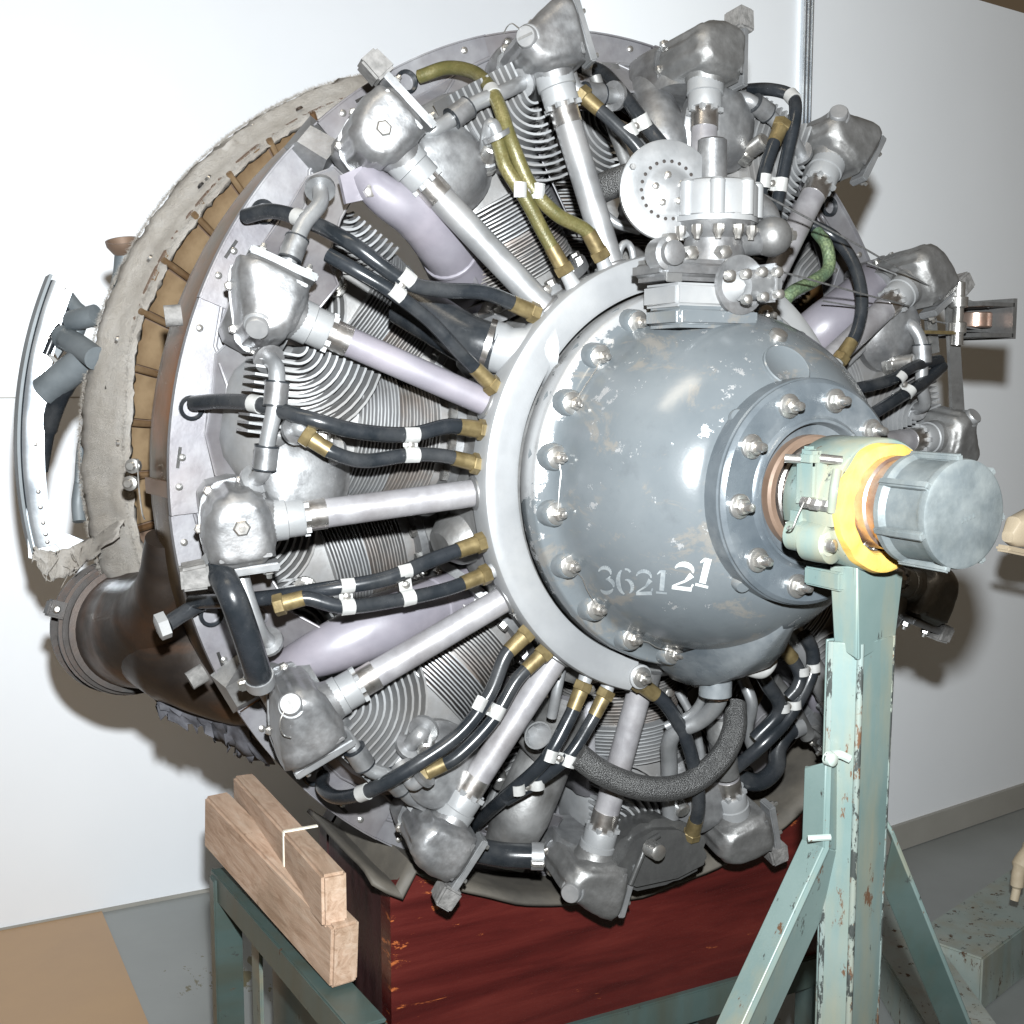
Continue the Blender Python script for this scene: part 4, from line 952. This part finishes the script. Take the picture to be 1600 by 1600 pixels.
for (s,r0,r1,w_,mt,nm) in ((-.035,.088,.099,.009,'black_exhaust','clamp_ring'),(-.018,.088,.1045,.004,'exhaust','outlet_lip'),(.004,.088,.107,.010,'black_exhaust','clamp_ring'),(.03,.088,.098,.03,'black_exhaust','outlet_throat'),(.055,.088,.109,.008,'exhaust','outlet_lip')):
    MB().lathe([(s-w_/2,r0),(s-w_/2,r1),(s+w_/2,r1),(s+w_/2,r0),(s-w_/2,r0)],n=48,M=fy(oc,d)).build(nm,M[mt],E)
for t in (200,60,-35):
    Mx=fy(oc,d)@Matrix.Rotation(R(t),4,'Y')
    o=MB().box((.114,.0,0),(.030,.034,.026),bev=.003,M=None).build('clamp_bolt_lug',M['black_exhaust'],E,M=Mx)
    MB().lathe([(-.02,.006),(-.028,.006),(-.03,.004)],n=8,M=T(.119,0,0)).build('clamp_bolt',M['bright'],o)
for px,py in ((208,728),(204,755)):
    o=MB().lathe([(.006,.006),(.006,.010),(-.004,.010),(-.005,.006),(-.012,.005)],n=12,M=fy(EP(px,py,.30),(.6,1,0))).build('bolt',M['bright'],E)
MB().tube(smooth_path(px_path([(215,718,.28),(217,760,.275),(222,800,.27),(226,812,.27)]),5),.0011,n=6).build('locking_wire',M['bright'],E)
# far left cowl former
Y0=.66
def arcpts(dr,a0,a1,y,n=24): 
    out=[]
    for i in range(n+1):
        a=a0+(a1-a0)*i/n; out.append((a,dr))
    return out
st_=MB().lathe([(Y0-.012,.690),(Y0-.012,.716),(Y0-.008,.722),(Y0+.02,.724),(Y0+.02,.720),(Y0-.004,.716),(Y0-.004,.690),(Y0-.012,.690)],n=40,a0=157.5,a1=191).build('cowl_former',M['alu'],E)
MB().lathe([(Y0-.01,.7245),(Y0-.01,.729),(Y0+.05,.729),(Y0+.05,.7245),(Y0-.01,.7245)],n=40,a0=157,a1=191.5).build('former_edge',M['greypipe'],st_)
rv=None
for i in range(9):
    a=(158,164.5,171,178,184,186,188,189.5,190.5)[i]; q=EA(.703,a,Y0-.013); mb=MB().lathe([(0,.0036),(-.0015,.003),(-.0022,.001)],n=10)
    if rv is None: rv=mb.build('rivet',M['steel'],st_,M=T(*q))
    else: dup(rv,st_,T(*q))
MB().prism([(-.030,-.035),(.050,-.055),(.068,-.02),(.02,.004),(-.030,.055)],-.001,.001).build('gusset_plate',M['alu'],E,M=T(*EP(75,835,Y0)))
MB().tube(smooth_path(px_path([(104,478,.66),(92,505,.655),(82,530,.65),(72,555,.65)]),6),.007,n=12).build('hinge_rod',M['rubber'],E)
MB().tube(smooth_path(px_path([(150,492,.60),(128,498,.62),(112,502,.64)]),6),.0165,n=16).build('grey_pipe',M['greypipe'],E)
MB().tube(smooth_path(px_path([(150,560,.55),(125,542,.60),(108,532,.63),(98,526,.65)]),6),[.018]*13+[.017]*3+[.019]*3,n=16).build('grey_pipe',M['greypipe'],E)
MB().tube(smooth_path(px_path([(135,560,.60),(110,580,.62),(85,600,.64),(70,612,.65)]),6),.024,n=18).build('dark_duct',M['greypipe'],E)
MB().tube(smooth_path(px_path([(118,575,.62),(95,615,.64),(75,670,.66),(63,735,.67)]),8),[.016]*8+[.0145]*9+[.012]*8,n=16).build('dark_duct',M['rubber'],E)
bp=[(98,452),(112,466),(128,488),(152,492),(152,512),(124,510),(106,534),(90,560),(84,548),(94,512),(88,480)]
v_=[EP(x,y,.655) for x,y in bp]; k_=len(v_); v_+= [p_+Vector((.004,.012,0)) for p_ in v_]
MB().add(v_,[tuple(range(k_)),tuple(range(2*k_-1,k_-1,-1))]+[(i,(i+1)%k_,(i+1)%k_+k_,i+k_) for i in range(k_)]).build('former_bracket',M['greypipe'],E,smooth=20)
MB().tube(smooth_path(px_path([(150,640,.60),(128,690,.61),(122,755,.61)]),6),.006,n=10).build('former_stay',M['greypipe'],E)
MB().tube(smooth_path(px_path([(104,462,.67),(118,480,.65),(128,492,.64),(120,520,.64),(108,545,.65)]),6),.011,n=12).build('former_strut',M['greypipe'],E)
MB().tube(smooth_path(px_path([(74,552,.65),(95,572,.63),(112,592,.62)]),6),.0032,n=8).build('cable_tie',M['clip'],E)
MB().tube(smooth_path(px_path([(126,755,.60),(122,785,.60),(124,815,.59)]),6),.010,n=12).build('grey_pipe',M['greypipe'],E)
MB().lathe([(-.0,.018),(-.012,.026),(-.02,.027),(-.02,.024),(-.006,.016)],n=24,M=fy(EP(195,395,.66),(.2,.3,-1))).build('filler_neck',M['brown'],E)
MB().tube(px_path([(195,400,.66),(190,425,.66),(185,455,.66)]),[.016,.013,.014],n=16).build('filler_neck',M['greypipe'],E)

# ---------------------------------------------------------------- stencil number on the nose: 362121
def ribbon(paths,mat,name):
    """paths in (s,t): s metres round the nose from theta0, t metres towards the front; width varies"""
    v=[];f=[]
    for pth in paths:
        for (x0,y0,w0),(x1,y1,w1) in zip(pth,pth[1:]):
            N=4; dx,dy=x1-x0,y1-y0; L=math.hypot(dx,dy) or 1; nx,ny=-dy/L,dx/L; b0=len(v); N=2
            for i in range(N+1):
                t=i/N; x,y,w_=x0+dx*t,y0+dy*t,(w0+(w1-w0)*t)/2
                for sg in (-1,1): v.append(tonose(x+nx*w_*sg,y+ny*w_*sg))
            for i in range(N): f.append((b0+2*i,b0+2*i+1,b0+2*i+3,b0+2*i+2))
    return MB().add(v,f).build(name,M[mat],nose,smooth=60)
DG=None
def tonose(x,y):
    cx_,cy_,sc_,ro=DG; c,q=math.cos(ro),math.sin(ro); X=x*sc_; Y=(y-.013)*sc_
    p=on_nose(cx_+X*c+Y*q,cy_-(Y*c-X*q)); a=math.atan2(p.z,p.x); n_=Vector((math.cos(a)*.8,-.6,math.sin(a)*.8)).normalized()
    return p+n_*.0008
def arc(cx,cy,rx,ry,a0,a1,wf,n=10):
    return [(cx+rx*math.cos(R(a0+(a1-a0)*i/n)),cy+ry*math.sin(R(a0+(a1-a0)*i/n)),wf(i/n)) for i in range(n+1)]
def digit(ch,x,sx,bold):
    h=.026; b_=bold; P_=[]
    fat=lambda t:.0012+b_*math.sin(PI*min(1,max(0,t)))
    if ch=='3': P_=[arc(0,.0195,.0065,.0062,150,-20,fat),arc(0,.0195,.0065,.0062,-35,-88,lambda t:.002),arc(0,.0065,.0072,.0068,88,-20,fat),arc(0,.0065,.0072,.0068,-35,-160,fat)]
    if ch=='6': P_=[arc(.001,.013,.0085,.0135,115,250,lambda t:.0018+b_*math.sin(PI*t)),arc(.0008,.0075,.0068,.0075,95,-65,fat),arc(.002,.0205,.005,.0055,100,20,lambda t:.0026)]
    if ch=='2': P_=[arc(0,.019,.0068,.0068,165,-5,fat),[(.0062,.0165,.0042+b_*.5),(.002,.0095,.0026),(-.0062,.0035,.0018)],[(-.0070,.0018,.0042),(.0075,.0022,.0046)],[(.0072,.0045,.002),(.0080,.0075,.002)]]
    if ch=='1': P_=[[(0.0,.0255,.0036+b_*.6),(0.0,.0035,.0036+b_*.6)],[(-.0055,.0205,.0014),(-.0022,.0245,.0030)],[(-.0052,.0012,.0026),(.0052,.0012,.0026)]]
    return [[(x+px*sx,py*(1.15 if bold>.003 else 1),w_) for px,py,w_ in pth] for pth in P_]
M['stencil_grey']=simple('worn_stencil_paint',(.12,.135,.145),(.22,.235,.24),0,.5,.7,60,.1,200,dirt=((.08,.10,.12),.8))
M['stencil_white']=simple('white_stencil_paint',(.36,.375,.37),(.46,.47,.46),0,.5,.6,60,.1,200,dirt=((.12,.14,.16),.35))
for ch,cx_,cy_,sc_,sx,ro,bo,mt in (('3',947,908,1320,1.15,-10,.0036,'grey'),('6',977,911,1300,1.1,-5,.0036,'grey'),('2',1006,913,1270,1.35,0,.0036,'grey'),('1',1035,911,1270,1.3,5,.0036,'grey'),('2',1067,904,1380,1.55,8,.0050,'white'),('1',1101,897,1560,1.25,14,.0050,'white')):
    DG=(cx_,cy_,sc_,R(ro)); ribbon(digit(ch,0,sx,bo),'stencil_'+mt,'stencil_digit')

# ---------------------------------------------------------------- propeller shaft, nut and screwed cap
sh=MB().lathe([(-.29,.046),(-.335,.046),(-.337,.043),(-.345,.043),(-.347,.045),(-.36,.045),(-.362,.041),(-.47,.041),(-.472,.038),(-.52,.038)],n=48).build('propeller_shaft',M['steel'],E)
nt_=MB().lathe([(-.415,.036),(-.415,.0485),(-.447,.0485),(-.449,.046),(-.476,.045),(-.478,.043),(-.49,.042)],n=48).build('shaft_nut',M['copper'],E)
for i in range(22):
    t=2*PI*i/22; o=MB().box((.0475,-.4215,0),(.007,.008,.0078),bev=.001,M=Matrix.Rotation(t,4,'Y'))
    o.build('nut_lug',M['bright'],nt_)
capc=MB().lathe([(-.464,.040),(-.464,.0535),(-.466,.0555),(-.472,.0555),(-.476,.0530),(-.478,.0515),(-.516,.0510),(-.520,.0525),(-.524,.0535),(-.5285,.0525),(-.530,.0495),(-.5305,.0)],n=64)
CM=T(.0015,-.002,-.003)
cap=capc.build('shaft_cap',M['cap'],E,smooth=28,M=CM)
rb=None
for i in range(7):
    a=2*PI*i/7+.10; mb=MB().box((.0545,-.4965,0),(.0075,.063,.008),bev=.0018,seg=2)
    Mx=Matrix.Rotation(a,4,'Y')
    if rb is None: rb=mb.build('cap_rib',M['cap'],cap,M=Mx)
    else: dup(rb,cap,Mx)
for i,x in enumerate((-.006,-.001,.004,.009)):   # small raised marks on the cap face
    MB().box((0,0,0),(.0032,.0008,.0042),bev=.0003).build('raised_letter',M['cap'],cap,M=T(.002+x,-.5308,-.004+x*.3)@Matrix.Rotation(R(-12),4,'Y'))

# ---------------------------------------------------------------- front stand
S=thing('engine_stand','mint green welded steel stand clamped under the propeller shaft, rusty and chipped','stand',(0,-.39,0))
def SW(mb,name,mat,smooth=38,label=None,M_=None):
    o=mb.build(name,M[mat],S,smooth=smooth,label=label); o.matrix_basis=S.matrix_world.inverted()@Matrix.Translation((0,.39,0)) if False else T(0,.39,0)@(M_ or Matrix.Identity(4)); return o
def lathe_half(prof,a0,a1,n=28): 
    mb=MB(); mb.lathe(prof+[prof[0]],n=n,a0=a0,a1=a1,M=T(0,0,H-.004)); return mb
sleeve=[(-.350,.054),(-.350,.068),(-.352,.0695),(-.424,.0695),(-.426,.068),(-.426,.054)]
up_=SW(lathe_half(sleeve,2,196,40),'upper_clamp','mint')
lo_=SW(lathe_half(sleeve,199,359,36),'lower_clamp','mint')
SW(MB().lathe([(-.40,.047),(-.434,.047),(-.436,.049),(-.437,.062),(-.435,.066),(-.43,.0675),(-.4265,.0675),(-.4265,.053),(-.40,.053),(-.40,.047)],n=72,M=T(0,0,H-.006)),'foam_liner','foam')
# roughen the foam
fo=[o for o in C.objects if o.name.startswith('foam_liner')][0]
for v_ in fo.data.vertices:
    n_=noise.noise(v_.co*45); a_=Vector((v_.co.x,0,v_.co.z-H+.006)).normalized(); v_.co+=a_*n_*.0035+Vector((0,noise.noise(v_.co*60+Vector((5,0,0)))*.004,0))
# clamp ears and bolts at the left joint
def box_at(px,py,Y,d,name,mat,bev=.003,rot=0,lab=None):
    q=P(px,py,Y); return SW(MB().box((0,0,0),d,bev=bev),name,mat,M_=T(*q)@Matrix.Rotation(R(rot),4,'Y'),label=lab)
box_at(1272,752,-.39,(.026,.030,.052),'clamp_ear','mint'); box_at(1263,742,-.372,(.012,.014,.060),'clamp_rib','mint')
box_at(1254,815,-.375,(.022,.024,.034),'clamp_ear','mint',.005); 
SW(MB().lathe([(-.016,.021),(.0,.022),(.014,.022),(.016,.019)],n=24,M=T(*P(1283,846,-.40))@fy((0,0,0),(.25,-1,0))),'bolt_boss','mint')
SW(MB().lathe([(.0,.0135),(.0,.014),(.004,.0125),(.004,0)],n=24,M=T(*P(1291,850,-.415))@fy((0,0,0),(.25,-1,0))),'washer','mint_worn')
SW(MB().lathe([(.0,.007),(.007,.007),(.009,.004),(.009,0)],n=12,M=T(*P(1294,852,-.42))@fy((0,0,0),(.25,-1,0))),'bolt','bright')
SW(MB().lathe([(-.02,.016),(.0,.017),(.012,.017),(.014,.014)],n=24,M=T(*P(1262,838,-.385))@fy((0,0,0),(.25,-1,0))),'bolt_boss','mint')
SW(MB().tube([P(1226,716,-.372),P(1258,718,-.385)],.0045,n=12),'clamp_stud','bright'); SW(MB().tube([P(1282,716,-.405),P(1316,720,-.42)],.0048,n=12),'clamp_stud','bright')
box_at(1270,716,-.395,(.020,.022,.016),'stud_boss','mint',.004)
SW(MB().tube(smooth_path([P(1308,735,-.425),P(1303,765,-.43),P(1299,800,-.425)]),.0048,n=10),'weld_bead','mint')
for px,py,Y in ((1262,785,-.385),(1274,788,-.395),(1290,790,-.405)):
    SW(MB().lathe([(-.006,.0065),(.006,.0065),(.008,.004)],n=6,M=T(*P(px,py,Y-.012))@fy((0,0,0),(0,-1,0))),'nut','bright')
SW(MB().tube(smooth_path([P(1256,785,-.40),P(1245,808,-.40),P(1238,825,-.40),P(1230,826,-.40),P(1234,822,-.40)]),.0009,n=6),'cotter_wire','bright')
# head gusset: folded plate, bright left cheek and flat front
def quad_plate(c4,th,name,mat,lab=None):
    """c4 corner points, extruded to the rear"""
    c=[Vector(x) for x in c4]; nrm=(c[1]-c[0]).cross(c[2]-c[0]).normalized()
    if nrm.y<0: nrm=-nrm
    v=c+[x+nrm*th for x in c]; k=len(c); f=[tuple(range(k)),tuple(range(2*k-1,k-1,-1))]+[(i,(i+1)%k,(i+1)%k+k,i+k) for i in range(k)]
    mb=MB().add(v,f)
    o=SW(mb,name,mat,smooth=20,label=lab); bv=o.modifiers.new('edge','BEVEL'); bv.width=.0015; bv.segments=2; bv.limit_method='ANGLE'; return o
def S3(px,py,Y): return P(px,py,Y)
rY=-.425  # ridge of the folded column stands nearest the camera
quad_plate([S3(1296,885,-.385),S3(1340,885,-.418),S3(1338,1030,-.418),S3(1303,1008,-.385)],.006,'gusset_cheek','mint')
quad_plate([S3(1340,885,-.4185),S3(1412,893,-.395),S3(1399,1000,-.395),S3(1342,1032,-.4185)],.006,'gusset_plate','mint')
SW(MB().box((.0,-.375,H-.085),(.07,.055,.02),bev=.002),'saddle_block','mint')
# column: angle section from gusset to floor
xl_,xr_,xm=-.033,.048,-.013
def colx(z,x): return x
c0=[(xl_,-.378),(xm,-.412),(xr_,-.392)]
zt,zb=H-.150,.012
quad_plate([(xl_,-.392,zt),(xm,-.414,zt),(xm,-.414,zb),(xl_,-.392,zb)],.006,'column_flange','mint')
quad_plate([(xm+.0005,-.4145,zt),(xr_,-.400,zt-.0),(xr_-.012,-.400,zb),(xm+.0005,-.4145,zb)],.006,'column_flange','mint')
SW(MB().tube([(xm,-.414,zt),(xm,-.414,zb)],.0038,n=10),'column_ridge','mint_chip')
SW(MB().tube([(xl_+.001,-.390,zt),(xl_+.001,-.390,zb)],.0035,n=8),'column_edge','mint_chip')
SW(MB().tube([(xr_,-.397,zt),(xr_-.012,-.397,zb)],.0035,n=8),'column_edge','mint_chip')
quad_plate([(xl_+.004,-.382,zt),(xr_-.002,-.376,zt),(xr_-.014,-.376,zb),(xl_+.004,-.382,zb)],.004,'column_back','mint')
SW(MB().tube(smooth_path([S3(1298,1180,-.398),S3(1312,1179,-.408),S3(1328,1186,-.414)]),.0045,n=8),'weld_bead','mint_worn')
# left brace: short upright then splayed leg, folded about its middle
bt=[S3(1262,1198,-.372),S3(1296,1190,-.405),S3(1332,1205,-.385)]
bm_=[S3(1258,1312,-.372),S3(1292,1325,-.408),S3(1330,1335,-.388)]
kx=.36
zb=.0
def leg(p,dx,dy): 
    t=(p.z-.01)/ (p.z); q=Vector((p.x,p.y,p.z)); L=p.z-.01; return Vector((p.x+dx*L,p.y+dy*L,.01))
dxl=-.62; 
dxl=(S3(1140,1600,-.39).x-S3(1258,1312,-.372).x)/(S3(1258,1312,-.372).z-S3(1140,1600,-.39).z)
bb=[leg(p,dxl,-.03) for p in bm_]
for i in (0,1):
    quad_plate([bt[i],bt[i+1],bm_[i+1],bm_[i]],.005,'brace_flange','mint'); quad_plate([bm_[i],bm_[i+1],bb[i+1],bb[i]],.005,'brace_flange','mint')
SW(MB().tube([bt[1],bm_[1],bb[1]],.003,n=8),'brace_fold','mint'); SW(MB().tube([bt[0],bm_[0],bb[0]],.0026,n=8),'brace_edge','mint_chip')
SW(MB().tube([S3(1262,1310,-.40),S3(1298,1308,-.412)],.0035,n=8),'weld_bead','mint_worn'); SW(MB().lathe([(-.004,.008),(.004,.007),(.006,.003)],n=12,M=T(*S3(1298,1186,-.41))@fy((0,0,0),(0,-1,0))),'weld_spot','mint_worn')
# right brace behind the column
ra=[S3(1378,1265,-.36),S3(1398,1300,-.37),S3(1378,1385,-.34)]
dxr=(S3(1540,1600,-.36).x-S3(1398,1300,-.36).x)/(S3(1398,1300,-.36).z-S3(1540,1600,-.36).z)
rb_=[leg(p,dxr,.10) for p in ra]
quad_plate([ra[0],ra[1],rb_[1],rb_[0]],.005,'rear_brace','mint')
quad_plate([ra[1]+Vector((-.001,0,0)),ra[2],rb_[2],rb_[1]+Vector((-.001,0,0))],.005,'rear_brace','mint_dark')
# foot beams of the stand, distressed boards lying on the floor
def beam(a,b_,wd,ht,name,mat,par,off=0):
    a=Vector(a);b_=Vector(b_); d=(b_-a).normalized(); Mx=frame((a+b_)/2,d,(-d.y,d.x,0)); 
    return Mx,(b_-a).length
def foot(a,b_,wd,ht,mat,z0=0):
    Mx,L=beam(a,b_,wd,ht,'',mat,None); o=SW(MB().box((0,0,0),(L,wd,ht),bev=.004),'foot_beam',mat,M_=T(0,0,z0+ht/2)@Mx); return o
foot((-1.0,-.39,0),(1.55,.20,0),.14,.10,'mint_worn'); foot((.35,-.75,0),(1.15,.75,0),.14,.10,'mint_worn',.002)
foot((1.05,.42,0),(1.7,.62,0),.16,.12,'mint_worn')

# ---------------------------------------------------------------- red cradle, sheet, timbers, rear frame
CR=thing('wooden_cradle','dark red varnished wooden cradle with a curved top carrying the engine','cradle',(.035,.09,H-.82))
xl2,xr2=-.345,.43; zt_=-.50; zb_=-.835
def arch(n=30):
    pts=[]
    for i in range(n+1):
        x=xl2+(xr2-xl2)*i/n; rr_=.66; z=-math.sqrt(max(0,rr_**2-(x-.03)**2))+.045; pts.append((x,min(max(z,zb_+.05),-.455)))
    return pts
top=arch(); poly=[(xl2,zb_)]+[(xl2,-.553)]+[(x,z) for x,z in top if x>xl2+.02 and x<xr2-.02]+[(xr2,-.47),(xr2,zb_+.02)]
poly=[(x-.035,z+.82) for x,z in poly]
MB().prism(poly,0,.035).build('front_board',M['redwood'],CR,smooth=0)
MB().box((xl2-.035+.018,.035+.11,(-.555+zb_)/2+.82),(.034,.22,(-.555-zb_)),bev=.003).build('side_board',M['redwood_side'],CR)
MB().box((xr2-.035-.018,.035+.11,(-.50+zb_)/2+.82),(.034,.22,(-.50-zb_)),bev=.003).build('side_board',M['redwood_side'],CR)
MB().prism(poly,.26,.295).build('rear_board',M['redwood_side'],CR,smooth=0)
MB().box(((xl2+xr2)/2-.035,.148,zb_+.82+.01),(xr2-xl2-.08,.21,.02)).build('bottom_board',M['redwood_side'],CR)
# rubber sheet over the cradle
v=[];f=[]; NX=44; NY=10; y0,y1=.068,.34
for i in range(NX+1):
    x=-.375+(.455+.375)*i/NX
    for j in range(NY+1):
        y=y0+(y1-y0)*j/NY; zz=-math.sqrt(max(0.02,.66**2-(x-.03)**2))+.045
        zz=min(zz,-.44); zz=max(zz,-.652) 
        if x<xl2+.01: zz=-.548+(xl2+.01-x)*.75
        zz+=.006+noise.noise(Vector((x*9,y*9,1)))*.004
        if j<=1: zz-=(1.4-j)*.007*(1+.8*noise.noise(Vector((x*12,0,3))))
        v.append((x,y-(.012*noise.noise(Vector((x*8,2,2))) if j<2 else 0),zz+H))
for i in range(NX):
    for j in range(NY): f.append((i*(NY+1)+j,i*(NY+1)+j+1,(i+1)*(NY+1)+j+1,(i+1)*(NY+1)+j))
ms=MB().add(v,f).build('rubber_sheet',M['sheet'],None,smooth=60); md=ms.modifiers.new('t','SOLIDIFY'); md.thickness=.006
tag(ms,'dusty dark rubber sheet draped between the engine and the red cradle','rubber sheet')
# timbers
def timber(c,d,label,rot=0):
    mb=MB(); mb.box((0,0,0),d,bev=.004,seg=2); o=mb.build('timber_block',M['wood'],None,M=T(*c)@Matrix.Rotation(R(rot),4,'Z')); return tag(o,label,'timber',None)
timber((-.418,.325,H-.5505),(.034,.45,.072),'upper raw timber beam with white twine round it, left of the red cradle',0)
o=MB().box((0,0,0),(.040,.46,.088),bev=.004).build('timber_block',M['wood'],None,M=T(-.436,.320,H-.603)@Matrix.Rotation(R(7.2),4,'Z')@Matrix.Rotation(R(5.5),4,'X')); tag(o,'lower raw timber beam under the twine-tied one, resting on the green frame','timber')
tw=MB(); xx=-.434; yy=.27; zz=H-.5145
tw.box((xx-.0012,yy,zz-.034),(.0025,.005,.07)); tw.box((xx+.024,yy,zz+.0016),(.05,.005,.0024))
tag(tw.build('twine',M['twine'],None,smooth=0),'thin white twine looped over the upper timber beam','twine')
# rear steel frame
RF=thing('steel_frame','dark green chipped steel angle frame under the timbers at lower left','frame',(-.36,.35,0))
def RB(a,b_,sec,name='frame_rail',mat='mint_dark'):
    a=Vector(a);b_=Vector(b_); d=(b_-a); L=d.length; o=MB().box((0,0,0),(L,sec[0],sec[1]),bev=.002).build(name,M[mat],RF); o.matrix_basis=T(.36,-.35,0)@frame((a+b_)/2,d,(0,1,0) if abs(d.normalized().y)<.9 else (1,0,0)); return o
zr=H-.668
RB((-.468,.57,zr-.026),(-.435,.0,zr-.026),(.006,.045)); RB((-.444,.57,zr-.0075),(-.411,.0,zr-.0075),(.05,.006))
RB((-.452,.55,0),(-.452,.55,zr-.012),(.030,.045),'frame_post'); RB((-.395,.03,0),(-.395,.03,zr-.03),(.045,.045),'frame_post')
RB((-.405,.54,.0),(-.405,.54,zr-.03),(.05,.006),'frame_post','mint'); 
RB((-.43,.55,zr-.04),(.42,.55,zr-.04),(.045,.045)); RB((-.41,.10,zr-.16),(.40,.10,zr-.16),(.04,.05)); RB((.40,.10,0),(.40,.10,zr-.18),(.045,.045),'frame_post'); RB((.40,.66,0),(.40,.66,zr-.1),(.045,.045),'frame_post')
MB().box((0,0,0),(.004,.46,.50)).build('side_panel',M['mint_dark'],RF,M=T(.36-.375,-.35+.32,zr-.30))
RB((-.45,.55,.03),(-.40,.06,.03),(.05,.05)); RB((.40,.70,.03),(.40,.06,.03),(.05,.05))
# cradle bearers
RB((-.35,.12,H-.85),(.42,.12,H-.85),(.05,.028),'bearer'); RB((-.35,.26,H-.85),(.42,.26,H-.85),(.05,.028),'bearer')
RB((.15,.12,.0),(.15,.12,H-.87),(.04,.04),'frame_post')

# ---------------------------------------------------------------- other exhibits at the right edge
q=P(1592,835,.1)
X1=thing('curved_beige_part','beige painted curved metal part with an oval slot, cut off by the right edge','metal part',q)
mb=MB(); mb.loft([(-.028,0,.012,-.002,.010),(-.015,0,.018,.006,.026),(.02,0,.02,.010,.034),(.12,0,.02,.0,.030),(.22,0,.018,-.02,.026)],e=3,n=24); mb.build('body',M['tan'],X1)
MB().box((.03,-.012,-.03),(.16,.03,.012),bev=.004,M=Matrix.Rotation(R(12),4,'Y')).build('lip',M['tan'],X1)
MB().loft([(-.0,0,.003,0,.003),(.002,0,.006,0,.011),(.004,0,.003,0,.004)],e=2).build('oval_slot',M['black_exhaust'],X1,M=frame((.005,-.021,.0),(0,-1,0),(.8,0,-.5)))
MB().box((.15,.0,-.55),(.03,.03,1.06),bev=.003).build('support',M['greypipe'],X1)
q=P(1592,1380,.35)
X2=thing('tan_hook','small tan hooked part near the floor at the right edge','hook',(q.x,q.y,0))
MB().tube(smooth_path([(.08,0,q.z+.09),(.03,0,q.z+.06),(.0,0,q.z+.03),(-.006,0,q.z-.01),(-.012,0,q.z-.035)],6),[.024]*6+[.020]*6+[.014]*6+[.009]*7,n=14).build('hook',M['tan'],X2)
MB().box((.10,0,(q.z+.09)/2),(.05,.05,q.z+.09),bev=.004).build('support',M['greypipe'],X2)
